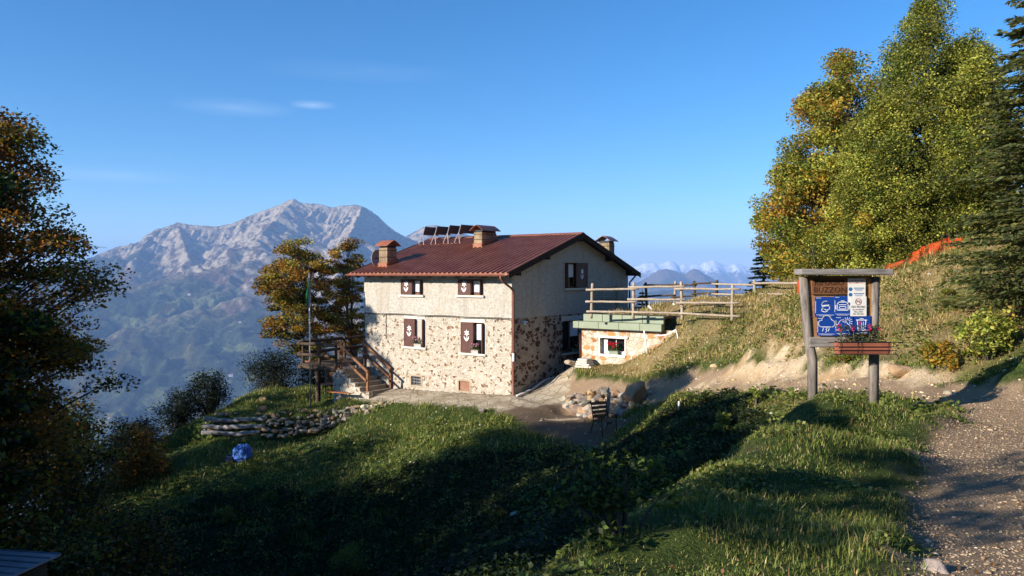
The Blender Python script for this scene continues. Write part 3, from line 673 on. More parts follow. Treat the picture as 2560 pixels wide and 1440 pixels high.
# gutters and downpipe
def gutter(y, sgn):
    m = MB(); pts = []
    for k in range(9):
        a = math.pi*k/8; pts.append((math.cos(a)*.085, -math.sin(a)*.09))
    outer = [(-HL-G, y+c, EAVE_Z-.02+s) for c, s in pts]; inner = [(-HL-G, y+c*.93, EAVE_Z-.02+s*.93) for c, s in reversed(pts)]
    m.extr(outer+inner, (HL+2*G-.06, 0, 0))
    for i in range(17):
        xx = -HL-G+.2+i*.55; ring = [(xx, y+c*1.06, EAVE_Z-.022+s*1.06) for c, s in pts]; inn = [(xx, y+c*1.005, EAVE_Z-.022+s*1.005) for c, s in reversed(pts)]
        m.extr(ring+inn, (.02, 0, 0))
    return hp('gutter', m, M_GUT)
gutter(y_e-.09, 1); gutter(HWD+OV+.09, -1)
m = MB(); yy = y_e-.09
m.tube([(.05, yy, EAVE_Z-.08), (.05, yy, EAVE_Z-.2), (.09, yy+.12, EAVE_Z-.33), (.12, -.2, EAVE_Z-.6), (.13, -.06, EAVE_Z-.72), (.13, -.05, EAVE_Z-.9), (.13, -.05, -3.2), (.125, -.06, -4.2), (.15, -.08, -5.05), (.17, -.2, -5.2)], .048, 10)
for z in (-1.2, -2.6, -4.0): m.tube([(.13, -.05, z), (.13, -.05, z+.05)], .058, 10)
dp = hp('downpipe', m, M_GUT, smooth=True)
m = MB(); m.tube([(.13, -.053, -3.62), (.13, -.053, -3.28)], .053, 10); hp('pipe_sleeve', m, M_WHITE, dp)
m = MB(); m.tube([(.1, HWD+OV+.05, EAVE_Z-.08), (.1, HWD+.4, EAVE_Z-.3), (.1, HWD+.1, EAVE_Z-.45), (.1, HWD+.1, -2)], .045, 8); hp('downpipe', m, M_GUT, smooth=True)
# cables along the band, vent pipe
m = MB()
for dz, sg in ((.015, .03), (-.03, .06)):
    m.tube([(-HL+i*HL/14, -.045, BAND+dz-.012*math.sin(i*1.3)-(sg if i % 4 == 2 else 0)*.4) for i in range(15)], .011, 5)
m.tube([(-7.3, -.02, BAND-.02), (-7.3, -.02, -3.05)], .013, 5)
hps('cable', m, M_BLACK)
gy0, gz0 = ongable(1304, 806); m = MB(); m.tube([(0, gy0, gz0), (.17, gy0-.03, gz0), (.3, gy0-.05, gz0-.03)], [.075, .078, .09], 12); vp = hp('vent_pipe', m, M_WHITE, smooth=True)
m = MB(); m.tube([(.3, gy0-.05, gz0-.03), (.312, gy0-.052, gz0-.033)], .066, 12); hp('pipe_mouth', m, simple('pipe_shade', (.2, .19, .18), .9), vp)

# ------- windows: built in a local frame u (right), d (into wall), v (up)
def flower_emblem(P, cu, cv, s):
    """white edelweiss: six pointed star on a stem with two leaves; P(u,d,v)"""
    m = MB(); st = []
    for i in range(12):
        a = math.pi/2+math.pi*i/6+.12; r = s*(1.0 if i % 2 == 0 else .46)
        st.append((cu+.1*s+math.cos(a)*r, cv+.55*s+math.sin(a)*r))
    leafL = [(cu-.05*s, cv-1.75*s), (cu-.35*s, cv-1.5*s), (cu-.75*s, cv-1.0*s), (cu-.95*s, cv-.35*s), (cu-.6*s, cv-.6*s), (cu-.25*s, cv-1.0*s)]
    leafR = [(cu+.02*s, cv-1.75*s), (cu+.15*s, cv-1.0*s), (cu+.5*s, cv-.6*s), (cu+.85*s, cv-.3*s), (cu+.8*s, cv-.9*s), (cu+.45*s, cv-1.45*s)]
    stem = [(cu-.09*s, cv-1.7*s), (cu+.03*s, cv-1.7*s), (cu+.12*s, cv), (cu+.02*s, cv)]
    for poly in (st, leafL, leafR, stem):
        n = len(poly); c = (sum(p[0] for p in poly)/n, sum(p[1] for p in poly)/n); vs = [P(a, -.012, b) for a, b in poly]+[P(*[c[0], -.012, c[1]])]+[P(a, 0, b) for a, b in poly]
        m.add(vs, [(i, (i+1) % n, n) for i in range(n)]+[(i, n+1+i, n+1+(i+1) % n, (i+1) % n) for i in range(n)])
    return m
def boxP(m, P, u0, u1, d0, d1, v0, v1):
    vs = [P(u, d, v) for v in (v0, v1) for d in (d0, d1) for u in (u0, u1)]
    m.add(vs, [(0, 2, 3, 1), (4, 5, 7, 6), (0, 1, 5, 4), (2, 6, 7, 3), (0, 4, 6, 2), (1, 3, 7, 5)])
def window(P, r, shutter='left', screen=False, curtain=.62, sill=True, emblem=True, glass_from=.46):
    u0, u1, v0, v1 = r; W = u1-u0; m = MB(); t = .055; d0, d1 = .14, .2
    boxP(m, P, u0, u0+t, d0, d1, v0, v1); boxP(m, P, u1-t, u1, d0, d1, v0, v1); boxP(m, P, u0+t, u1-t, d0, d1, v0, v0+.09); boxP(m, P, u0+t, u1-t, d0, d1, v1-t, v1)
    um = u0+W*.5; boxP(m, P, um-.045, um+.045, d0-.005, d1, v0+.09, v1-t)
    win = hp('window', m, M_FRAME)
    m = MB(); boxP(m, P, u0+t, u1-t, d1-.03, d1-.02, v0+.09, v1-t); hp('pane', m, M_GLASS, win)
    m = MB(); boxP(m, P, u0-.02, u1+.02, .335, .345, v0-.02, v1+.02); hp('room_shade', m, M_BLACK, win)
    if screen:
        m = MB(); boxP(m, P, um-.0, u1-.03, .1, .11, v0+.03, v1-.03); s_ = hp('insect_screen', m, simple('grey_screen', (.40, .37, .32), .9, .05), win)
        m = MB()
        for a, b, c, d in ((um-.0, um+.035, v0+.02, v1-.02), (u1-.05, u1-.02, v0+.02, v1-.02), (um+.035, u1-.05, v1-.06, v1-.02)): boxP(m, P, a, b, .08, .098, c, d)
        hp('screen_frame', m, M_WHITE, win)
    elif curtain:
        m = MB(); n = 26; va = v1-t-.02; vb = v1-(v1-v0)*curtain; a0 = um+.05; a1 = u1-t-.005; vs = []
        if shutter == 'right': a0 = u0+t+.005; a1 = um-.05
        for i in range(n+1):
            u = a0+(a1-a0)*i/n; dd = d1-.045+.012*math.sin(i*1.9)
            vs += [P(u, dd, va), P(u, dd, vb-.035*abs(math.sin(i*math.pi*5/n)))]
        m.add(vs, [(2*i, 2*i+2, 2*i+3, 2*i+1) for i in range(n)]); hp('curtain', m, M_CURT, win)
    if sill:
        m = MB(); boxP(m, P, u0-.1, u1+.12, -.1, .13, v0-.085, v0); hp('sill', m, M_SILL, win)
    # closed leaf over one half, the other leaf folded open against the reveal
    if shutter in ('left', 'right'):
        a, b = (u0-.02, u0+W*.49) if shutter == 'left' else (u0+W*.49, u1+.02)
        m = MB(); boxP(m, P, a, b, .0, .04, v0+.01, v1-.005)
        for q0, q1, q2, q3 in ((a, a+.05, v0+.01, v1-.005), (b-.05, b, v0+.01, v1-.005), (a+.05, b-.05, v0+.01, v0+.09), (a+.05, b-.05, v1-.085, v1-.005)): boxP(m, P, q0, q1, -.014, .0, q2, q3)
        sh = hp('shutter', m, M_SHUT)
        if emblem: hp('flower_emblem', flower_emblem(lambda u, d, v: P(u, d-.003, v), (a+b)/2, v0+(v1-v0)*.58, min(.16, W*.14)), M_WHITE, sh)
        o0 = u1-.045 if shutter == 'left' else u0+.01
        m = MB(); boxP(m, P, o0, o0+.035, -.16, .13, v0+.02, v1-.02); hp('shutter', m, M_SHUT)
        if shutter == 'left':
            m = MB(); boxP(m, P, b+.005, b+.045, -.03, .12, v0+.02, v1-.02); hp('shutter', m, M_SHUT)
PF = lambda y0: (lambda u, d, v: (u, y0+d, v))
PG = lambda x0: (lambda u, d, v: (x0-d, u, v))
for r in UW: window(PF(-e), r, curtain=.78)
window(PF(0), LW[0], screen=True); window(PF(0), LW[1], curtain=.55)
window(PG(e), GU, shutter='right', curtain=.55)
window(PG(0), GL, shutter=None, curtain=.5)
# plain render surrounds of the ground floor openings
m = MB()
for r in LW:
    u0, u1, v0, v1 = r; boxP(m, PF(0), u0-.02, u1+.02, -.012, .0, v1, v1+.16); boxP(m, PF(0), u1, u1+.09, -.012, 0, v0, v1)
u0, u1, v0, v1 = GL; boxP(m, PG(0), u0-.1, u1+.3, -.015, 0, v1, v1+.22)
hps('lintel', m, M_SILL)
m = MB(); u0, u1, v0, v1 = GR[0]
for i in range(6): xx = u0+(u1-u0)*(i+.5)/6; m.tube([(xx, .08, v0), (xx, .08, v1)], .012, 6)
for z in (.33, .67): m.tube([(u0, .08, v0+(v1-v0)*z), (u1, .08, v0+(v1-v0)*z)], .01, 6)
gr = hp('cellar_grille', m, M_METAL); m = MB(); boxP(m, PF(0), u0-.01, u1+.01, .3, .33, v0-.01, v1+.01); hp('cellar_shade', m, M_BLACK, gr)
m = MB(); u0, u1, v0, v1 = GR[1]; boxP(m, PF(0), u0, u1, .06, .1, v0, v1); hp('cellar_hatch', m, woodmat('faded_hatch_boards', (.2, .1, .065), (.34, .19, .13), (1, 1, 8)))
m = MB(); 
for u0, u1, v0, v1 in GR:
    for a, b, c, d in ((u0-.09, u1+.09, v1, v1+.07), (u0-.09, u1+.09, v0-.07, v0), (u0-.09, u0, v0, v1), (u1, u1+.09, v0, v1)): boxP(m, PF(0), a, b, -.012, 0, c, d)
hps('cellar_surround', m, M_CONC)
# ------- chimneys
def onroof(px, py):
    d = Vector(((px-1280)/F, 1, (HZ-py)/F)); ts = np.linspace(20, 60, 4000); best = None
    for t in ts:
        p = d*t; x, y = tolocal(p.x, p.y)
        if y > -OV and p.z < roofz(y): return x, y, p.z
def chimney(x0, y0, wx, wy, zt, along_x, curved=False):
    """x0,y0 = front left corner of the body in plan"""
    zb = min(roofz(y0), roofz(y0+wy)); m = MB(); m.box2((x0, y0, zb-.1), (x0+wx, y0+wy, zt))
    ch = hp('chimney', m, M_BRICKY)
    m = MB()
    for fz in (.45, .8):
        z = zb+(zt-zb)*fz+.05
        for a, b in (((x0-.012, y0-.012), (x0+wx+.012, y0)), ((x0+wx, y0-.012), (x0+wx+.012, y0+wy+.012)), ((x0-.012, y0), (x0, y0+wy+.012))): m.box2((*a, z), (*b, z+.025))
    hps('strap', m, M_BROWNW, ch)
    m = MB(); m.box2((x0+.04, y0+.04, zt), (x0+wx-.04, y0+wy-.04, zt+.12)); hp('smoke_opening', m, M_BLACK, ch)
    m = MB()
    for cx_ in (x0+.02, x0+wx-.05):
        for cy_ in (y0+.02, y0+wy-.05): m.box2((cx_, cy_, zt+.001), (cx_+.03, cy_+.03, zt+.2))
    hps('cap_post', m, M_BLACK, ch)
    m = MB(); ov = .16; h = .27; n = 8
    a0, a1 = (x0-ov, x0+wx+ov) if not along_x else (y0-ov, y0+wy+ov)
    prof = []
    for i in range(n+1):
        t = i/n; hh = h*(1-abs(2*t-1)**1.25); prof.append((a0+(a1-a0)*t, zt+.1+hh))
    if along_x:
        P_ = [(x0-ov, a, z) for a, z in prof]+[(x0-ov, a, z-.02) for a, z in reversed(prof)]; m.extr(P_, (wx+2*ov, 0, 0))
    else:
        P_ = [(a, y0-ov, z) for a, z in prof]+[(a, y0-ov, z-.02) for a, z in reversed(prof)]; m.extr(P_, (0, wy+2*ov, 0))
    hp('cap', m, M_ROOF, ch)
    m = MB(); zf = lambda y: roofz(y)+.02
    q = .05
    for (xa, xb, ya, yb) in ((x0-q, x0+wx+q, y0-q, y0-.002), (x0-q, x0-.002, y0-q, y0+wy+q), (x0+wx+.002, x0+wx+q, y0-q, y0+wy+q)):
        m.add([(xa, ya, zf(ya)), (xb, ya, zf(ya)), (xb, yb, zf(yb)), (xa, yb, zf(yb))]+[(xa, ya, zf(ya)+.2), (xb, ya, zf(ya)+.2), (xb, yb, zf(yb)+.2), (xa, yb, zf(yb)+.2)], [(0, 3, 2, 1), (4, 5, 6, 7), (0, 1, 5, 4), (1, 2, 6, 5), (2, 3, 7, 6), (3, 0, 4, 7)])
    hp('flashing', m, M_ROOF, ch)
    return ch
c1 = onroof(968, 668); chimney(c1[0]-.54, c1[1], .54, .64, c1[2]+.93, True)
c2 = onroof(1205, 619); chimney(c2[0]-.5, c2[1], .5, 1.15, c2[2]+.74, False)
chimney(-.95, 9.05, .62, .55, 1.62, False)
# satellite dish on the left chimney
dx, dy, dz_ = c1[0]-.54, c1[1]+.3, c1[2]+.45
DISH = empty('satellite_dish', hw(dx, dy, dz_), HA, 'grey satellite dish on a bracket beside the left roof chimney', 'satellite dish')
m = MB(); vs = []; rings = 5; ns = 20
for i in range(rings+1):
    r = .42*i/rings
    for k in range(ns): a = 2*math.pi*k/ns; vs.append((-.55-.05+.35*r*r/.42, math.cos(a)*r*.9, math.sin(a)*r))
fs = [(i*ns+k, i*ns+(k+1) % ns, (i+1)*ns+(k+1) % ns, (i+1)*ns+k) for i in range(rings) for k in range(ns)]
m.add(vs, fs); o = m.build('dish', simple('grey_dish', (.33, .35, .37), .5), DISH, True); sd = o.modifiers.new('thick', 'SOLIDIFY'); sd.thickness = .02
m = MB(); m.tube([(-.01, 0, -.1), (-.3, 0, -.12), (-.36, 0, 0), (-.58, 0, 0)], .025, 8); m.build('bracket', M_BLACK, DISH, True)
# solar panels near the left end of the ridge
for i, (px, ln) in enumerate(((1047, 1.2), (1077, 1.2), (1108, 1.2), (1136, 1.75))):
    q = onroof(px, (613, 612, 610, 609)[i]); zz = q[2]+.03
    lab = ['leftmost of the four solar panels at the ridge end', 'second solar panel from the left on the roof ridge', 'third solar panel from the left on the roof ridge', 'longer solar panel standing nearest to the middle chimney'][i]
    S = empty('solar_panel', hw(q[0], q[1], zz), HA, lab, 'solar panel', 'solar panels on the roof ridge')
    pt = Vector((.3, 0, .5)); tp = Vector((.46, 0, .92))
    m = MB(); ux = (tp-pt); nn = Vector((-ux.z, 0, ux.x)).normalized()*.035
    a, b = pt, tp; y1 = Vector((0, ln, .0)); vs = [a, b, b+y1, a+y1, a+nn, b+nn, b+y1+nn, a+y1+nn]
    m.add(vs, [(0, 1, 2, 3), (4, 7, 6, 5), (0, 4, 5, 1), (1, 5, 6, 2), (2, 6, 7, 3), (3, 7, 4, 0)]); m.build('cell_panel', M_PANEL, S)
    m = MB()
    for yy in (0, ln-.05):
        dzr = SL*yy
        m.tube([(0, yy-.02, min(0+dzr, .3)), (.3, yy-.02, .52)], .022, 6); m.tube([(.36, yy-.02, min(dzr, .3)), (.31, yy-.02, .52), (.46, yy-.02, .94)], .022, 6)
    m.build('strut', M_METAL, S)
    m = MB(); m.box2((-.12, -.06, -.06), (.62, .0, .0)); m.build('base_rail', M_ROOF, S)

# ------------------------------------------------------------------ porch platform and stair
def hthing(name, b, label, cat, group=None): return empty(name, hw(*b), HA, label, cat, group), b
def tp_(T, name, mb, mat, parent=None, smooth=False, bevel=0): return MBshift(mb, T[1]).build(name, mat, parent or T[0], smooth, bevel)
DZ = -4.29
DK = hthing('timber_deck', (-10, -1, -6.2), 'raised dark timber deck on posts left of the stone house', 'deck')
m = MB()
for i in range(18): m.box2((-11.25, -1.85+i*.3, DZ-.05), (-8.8, -1.85+i*.3+.285, DZ))
tp_(DK, 'floor_boards', m, M_LOGD)
m = MB()
m.log((-11.4, -1.8, DZ-.16), (-8.8, -1.8, DZ-.16), .1); m.log((-11.2, -1.9, DZ-.16), (-11.2, 3.6, DZ-.16), .1); m.log((-11.3, 1.2, DZ-.16), (-8.8, 1.2, DZ-.16), .1); m.log((-11.3, 3.5, DZ-.16), (-8.8, 3.5, DZ-.16), .1)
tp_(DK, 'bearer', m, M_LOGD, smooth=True)
px_, _ = onfront(795, 960, -1.7)
for (xx, yy) in ((px_, -1.7), (-11.1, 3.4), (-9.2, 3.4)):
    m = MB(); m.log((xx, yy, -6.6), (xx, yy, DZ-.2), .13, wob=.05); tp_(DK, 'post', m, M_LOGD, smooth=True)
m = MB(); m.log((px_+1.5, -1.7, -4.55), (px_+2.1, -1.7, -5.3), .06); tp_(DK, 'brace', m, M_LOGD, smooth=True)
for (a, b, nm) in (((-11.45, -1.82, DZ+.42), (-8.85, -1.82, DZ+.45), 'rail'), ((-11.5, -1.82, DZ+.95), (-8.8, -1.82, DZ+1.0), 'rail'), ((-11.25, -1.9, DZ+1.03), (-11.25, 3.6, DZ+1.03), 'rail'), ((-11.25, -1.9, DZ+.5), (-11.25, 3.6, DZ+.5), 'rail'), ((-11.3, 3.5, DZ+1.1), (-8.7, 3.5, DZ+1.18), 'rail'), ((-11.3, 3.5, DZ+.55), (-8.7, 3.5, DZ+.6), 'rail')):
    m = MB(); m.log(a, b, .085, wob=.25); tp_(DK, nm, m, M_LOGD, smooth=True)
for (xx, yy) in ((-11.2, -1.72), (-10, -1.72), (-8.85, -1.72), (-11.17, .9), (-11.17, 3.4), (-9.8, 3.42), (-8.8, 3.42)):
    m = MB(); m.log((xx, yy, DZ-.1), (xx, yy, DZ+1.12), .07); tp_(DK, 'baluster', m, M_LOGD, smooth=True)
BD = hthing('notice_screen', (-9.1, 1.9, DZ), 'dark blue grey board standing on the timber deck by the wall', 'screen')
m = MB(); m.box2((-9.75, 1.88, DZ+.12), (-8.87, 1.93, DZ+1.0)); tp_(BD, 'panel', m, simple('dark_slate_panel', (.035, .045, .075), .5))
m = MB(); m.box2((-9.79, 1.87, DZ), (-9.75, 1.94, DZ+1.04)); m.box2((-8.87, 1.87, DZ), (-8.83, 1.94, DZ+1.04)); tp_(BD, 'frame', m, M_BLACK)
ST = hthing('stair', (-7.8, -.9, -5.3), 'stone and plank stair with timber handrails up to the deck', 'stair')
nst = 6; rz_ = (-DZ-5.33)/nst*-1; run = .31
m = MB()
for i in range(nst):
    z1 = DZ-(i+1)*(5.32+DZ)/nst if i else DZ-(5.32+DZ)/nst
    x0 = -8.75+i*run; m.box2((x0, -1.55, z1-.07), (x0+run+.05, -.12, z1))
tp_(ST, 'tread', m, woodmat('grey_tread_planks', (.2, .15, .1), (.4, .32, .23), (1, 6, 6), sc=1.5), bevel=.012)
m = MB()
for i in range(nst):
    z1 = DZ-(i+1)*(5.32+DZ)/nst; x0 = -8.75+i*run; m.box2((x0+.002*i, -1.54, -6.4), (x0+run+.03, -.1, z1-.071))
tp_(ST, 'riser', m, M_CONC)
m = MB(); pr = [(-8.95, -6.6), (-6.6, -6.6), (-6.6, -5.25)]
for i in range(nst-1, -1, -1):
    z1 = DZ-(i+1)*(5.32+DZ)/nst+.02; x0 = -8.75+i*run; pr += [(x0+run+.02, z1-.1 if i == nst-1 else z1-.0), (x0+.02, z1)]
pr += [(-8.95, DZ-.2)]
m.extr([(a, -1.8, b) for a, b in pr], (0, .25, 0)); tp_(ST, 'side_wall', m, M_STONE)
for yy in (-1.62, -.16):
    m = MB(); top = (-8.72, yy, DZ+1.0); bot = (-6.95, yy, -4.35)
    m.box((( top[0]+bot[0])/2, yy, (top[2]+bot[2])/2), (math.hypot(bot[0]-top[0], bot[2]-top[2])+.2, .07, .12), Matrix.Rotation(math.atan2(top[2]-bot[2], bot[0]-top[0]), 3, 'Y'))
    m.box(((top[0]+bot[0])/2, yy, (top[2]+bot[2])/2-.47), (math.hypot(bot[0]-top[0], bot[2]-top[2]), .06, .11), Matrix.Rotation(math.atan2(top[2]-bot[2], bot[0]-top[0]), 3, 'Y'))
    m.box2((bot[0]-.06, yy+.04, -5.5), (bot[0]+.06, yy+.13, bot[2]+.02)); m.box2((top[0]-.06, yy+.04, DZ-.2), (top[0]+.06, yy+.13, top[2]+.1))
    tp_(ST, 'handrail', m, M_RAILW, bevel=.01)
# beer table and bench under the deck
def folding(name, px, py, Y, ln, wd, h, label, cat, mat, rz):
    p = at(px, py, Y); z = hz(p.x, p.y); E = empty(name, (p.x, p.y, z), rz, label, cat); m = MB(); m.box2((-ln/2, -wd/2, h-.03), (ln/2, wd/2, h)); m.build('seat' if cat == 'bench' else 'tabletop', mat, E, bevel=.005)
    for s in (-1, 1):
        m = MB(); x0 = s*ln*.36
        for yy in (-wd*.4, wd*.4): m.tube([(x0, yy, 0), (x0, yy, h-.03)], .018, 6)
        m.tube([(x0, -wd*.4, .06), (x0, wd*.4, .06)], .015, 6); m.tube([(x0, 0, h*.45), (x0-s*.25, 0, h-.03)], .012, 6); m.build('leg', M_BLACK, E)
folding('folding_bench', 845, 1012, 35.3, 1.5, .26, .47, 'orange brown folding bench on the paving under the deck', 'bench', simple('orange_varnish', (.36, .12, .03), .35, .2, 4), HA+.15)
folding('folding_table', 850, 1005, 36.9, 1.9, .6, .75, 'brown folding table behind the bench under the deck', 'table', simple('brown_varnish', (.13, .06, .045), .4, .2, 4), HA+.15)
# little stone pillar with white posts beyond the deck
p = at(803, 975, 43.2); z = hz(p.x, p.y); W_ = empty('stone_well', (p.x, p.y, z), HA, 'small stone well with two white posts behind the deck', 'well')
m = MB(); m.box2((-.65, -.5, -.3), (.65, .5, .72)); m.build('base', M_STONE2, W_); m = MB(); m.box2((-.72, -.57, .72), (.72, .57, .8)); m.build('slab', M_SILL, W_)
for s in (-.4, .32):
    m = MB(); m.box2((s-.09, -.09, .8), (s+.09, .09, 2.0)); m.build('post', M_WHITE, W_)
m = MB(); m.extr([(-.7, -.55, 2.0), (0, -.55, 2.35), (.7, -.55, 2.0), (.7, -.55, 1.95), (-.7, -.55, 1.95)], (0, 1.1, 0)); m.build('roof', M_ROOF, W_)
m = MB(); m.box2((-.2, -.2, .8), (.05, .1, .95)); m.build('bucket', M_GREENP, W_)
# flag pole
p = at(776, 1010, 36.3); z = hz(p.x, p.y); FP = empty('flag_pole', (p.x, p.y, z), 0, 'slim metal flag pole with a limp tricolour flag beside the deck', 'flag pole')
m = MB(); H = 6.25; m.tube([(0, 0, -.1), (-.03, 0, 3), (-.06, 0, H)], [.04, .034, .022], 8); m.build('pole', M_METAL, FP, True)
m = MB(); cols = []; n = 7; k = 22; vs = []; 
for j in range(k+1):
    for i in range(n+1):
        t = i/n; s = j/k; wid = .05+.24*min(1, s*1.6)*(1 if s < .6 else 1-.5*(s-.6)/.4)
        vs.append((-.06-.05+wid*(t-.35)+.02*math.sin(s*6), .06*math.sin(t*9+s*2)-.03, H-.25-1.25*s-.25*t*s))
        cols.append((.015, .17, .045) if t < .5 else (.42, .4, .38) if t < .86 else (.3, .03, .03))
fs = [(j*(n+1)+i, j*(n+1)+i+1, (j+1)*(n+1)+i+1, (j+1)*(n+1)+i) for j in range(k) for i in range(n)]
m.add(vs, fs); m.c = cols; m.build('flag', leafmat('flag_cloth', .3, .9), FP, True)

# ------------------------------------------------------------------ built-in store with green fascia
SH = hthing('stone_annex', (3.5, 3, -3.8), 'low stone annex with sage green fascia under a turf roof', 'annex')
SX0, SX1, SY = 1.66, 5.45, 2.93
def onsh(px, py, y=SY): return onfront(px, py, y)
sw = (*[onsh(q, 860)[0] for q in (1500, 1562)], onsh(1531, 886)[1], onsh(1531, 845)[1])
m = MB(); holed(m, [SX0, SX1+1.2], lambda u: -2.28, -5.2, [sw], lambda u, v, d: (u, SY+d, v), .3)
holed(m, [SY, SY+5], lambda u: -2.28, -5.5, [], lambda u, v, d: (SX0, u, v), .3)
m.add([(SX0+.36, SY+.36, -5), (SX1, SY+.36, -5), (SX1, SY+.36, -2.29), (SX0+.36, SY+.36, -2.29)], [(0, 1, 2, 3)])
tp_(SH, 'stone_wall', m, M_STONE2)
m = MB(); fx0 = onsh(1432, 810, SY-.25)[0]; ux0 = onsh(1458, 800, SY-.05)[0]; fx1 = onsh(1654, 815, SY-.25)[0]
zt = onsh(1560, 788, SY)[1]; zm = onsh(1540, 806, SY-.2)[1]; zb = onsh(1540, 824, SY-.25)[1]
gap = .012
for k, (a, b) in enumerate(zip([ux0+i*(fx1-ux0)/4 for i in range(4)], [ux0+(i+1)*(fx1-ux0)/4 for i in range(4)])): m.box2((a+gap, SY-.05, zm+.004), (b-gap, SY+.1, zt))
wl = (fx1-fx0-.3)/4
for k in range(6):
    a = fx0 if k == 0 else fx0+.3+(k-1)*wl; b = min(fx1, fx0+.3+k*wl)
    if b > a+.05: m.extr([(a+gap*.6, SY-.26, zb), (a+gap*.6, SY-.26, zm-.015), (a+gap*.6, SY-.06, zm), (a+gap*.6, SY+.05, zm), (a+gap*.6, SY+.05, zb)], (b-a-gap*1.2, 0, 0))
tp_(SH, 'fascia', m, M_GREENP, bevel=.006)
m = MB(); m.box2((SX0, SY+.101, zt-.1), (fx1-.02, SY+1.1, zt-.01)); tp_(SH, 'roof_slab', m, simple('roof_soil', (.16, .12, .06), .95, .3, 4))
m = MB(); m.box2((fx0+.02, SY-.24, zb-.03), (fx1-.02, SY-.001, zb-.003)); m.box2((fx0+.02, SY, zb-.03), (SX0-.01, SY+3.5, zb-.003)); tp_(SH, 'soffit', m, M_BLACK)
u0, u1, v0, v1 = sw; PS = PF(SY); m = MB()
for a, b, c, d in ((u0, u0+.26, v0, v1), (u1-.1, u1, v0, v1), (u0+.26, u1-.1, v0, v0+.13), (u0+.26, u1-.1, v1-.06, v1)): boxP(m, PS, a, b, .2, .26, c, d)
boxP(m, PS, (u0+.26+u1-.1)/2-.012, (u0+.26+u1-.1)/2+.012, .205, .25, v0+.13, v1-.06)
sw_ = tp_(SH, 'window', m, M_WHITE)
m = MB(); boxP(m, PS, u0+.26, u1-.1, .255, .27, v0+.13, v1-.06); tp_(SH, 'pane', m, M_GLASS, sw_); 
for nm, args in (('sill', (u0-.04, u1+.04, -.06, .2, v0-.1, v0)), ('lintel', (u0-.22, u1+.16, -.09, .12, v1, v1+.08))):
    m = MB(); boxP(m, PS, *args); tp_(SH, nm, m, M_WHITE, sw_)
m = MB()
for a, b, c, d in ((u0-.05, u0, v0, v1), (u1, u1+.06, v0, v1)): boxP(m, PS, a, b, -.02, .0, c, d)
tp_(SH, 'reveal_trim', m, M_WHITE, sw_)
for o_ in (sw_.children): o_.matrix_parent_inverse = Matrix.Identity(4)
# red-brown post at the annex corner
p1 = at(1449, 835, 34.2); p2 = at(1451, 905, 34.2); m = MB(); m.tube([p1-p2, (0, 0, -.1)], .05, 8); o = m.build('corner_pipe', M_GUT, None, True); o.location = p2
tag(o, 'short red brown pipe standing at the left corner of the annex', 'pipe')
# ------------------------------------------------------------------ log fences
def fence(name, label, posts, rails, mat, mesh=None, group=None):
    """posts: (px, ptop, pbot, Y, mat); rails: list of polylines of (px,py,Y)"""
    b = at(posts[0][0], posts[0][2], posts[0][3]); E = empty(name, b, 0, label, 'fence', group)
    for (px, a, c, Y, mt) in posts:
        m = MB(); lean = random.uniform(-4, 4); m.log(at(px, c+8, Y)-b, at(px+lean, a, Y)-b, .064, taper=.92, wob=.08); m.build('post', mt, E, True)
    for rl in rails:
        mt = mat
        if rl[0] == 'dark': mt = M_LOGD; rl = rl[1:]
        m = MB(); pts = [at(*q)-b for q in rl]; a, c = pts[0], pts[-1]; m.log(a, c, .047, seg=9, wob=.2, taper=.85); m.build('rail', mt, E, True)
    return E, b
fence('log_fence', 'peeled log fence along the turf roof of the annex', [(1478, 708, 788, 32.6, M_LOG), (1583, 706, 790, 31.7, M_LOG), (1706, 704, 792, 30.6, M_LOG), (1830, 712, 796, 29.4, M_LOG)],
 [[(1465, 724, 32.6), (1596, 722, 31.5)], [(1570, 718, 31.7), (1712, 716, 30.5)], [(1686, 722, 30.6), (1852, 723, 29.2)], [(1464, 754, 32.6), (1592, 755, 31.5)], [(1569, 748, 31.7), (1714, 749, 30.5)], [(1690, 757, 30.6), (1850, 757, 29.2)], [(1466, 779, 32.5), (1602, 780, 31.5)], [(1580, 780, 31.6), (1720, 784, 30.4)], [(1700, 783, 30.5), (1851, 791, 29.2)]], M_LOG, group='log fences on the turf terrace')
E2, b2 = fence('log_fence', 'far log fence at the outer edge of the grassy terrace', [(1543, 707, 765, 37.2, M_LOG), (1618, 706, 780, 38, M_LOGD), (1685, 703, 775, 37.6, M_LOG), (1738, 702, 765, 37, M_LOGD), (1790, 700, 765, 36.2, M_LOGD), (1889, 700, 765, 33.2, M_LOG)],
 [[(1468, 722, 36.6), (1560, 713, 37.2)], ['dark', (1609, 713, 38), (1690, 712, 37.5)], ['dark', (1682, 712, 37.5), (1742, 713, 37)], ['dark', (1730, 710, 37), (1795, 706, 36.2)], [(1780, 710, 36.2), (1902, 713, 33)], [(1880, 708, 33.3), (1995, 708, 29.2)], [(1470, 750, 36.6), (1560, 746, 37.2)], ['dark', (1609, 741, 38), (1688, 738, 37.5)], ['dark', (1678, 743, 37.5), (1742, 740, 37)], ['dark', (1728, 735, 37), (1796, 732, 36.2)], [(1780, 735, 36.2), (1900, 739, 33)], [(1882, 735, 33.3), (1994, 736, 29.2)], ['dark', (1580, 771, 38), (1690, 761, 37.5)], [(1850, 758, 34), (1955, 763, 30.5)]], M_LOG, group='log fences on the turf terrace')
m = MB(); a = at(1484, 727, 36.4)-b2; c = at(1572, 727, 37.4)-b2
for i in range(20): p = a.lerp(c, i/19); m.tube([p, p-Vector((0, 0, .95))], .006, 4, caps=False)
for j in range(10): m.tube([a-Vector((0, 0, j*.105)), c-Vector((0, 0, j*.105))], .006, 4, caps=False)
m.build('wire_mesh', simple('green_wire', (.05, .1, .06), .5), E2)
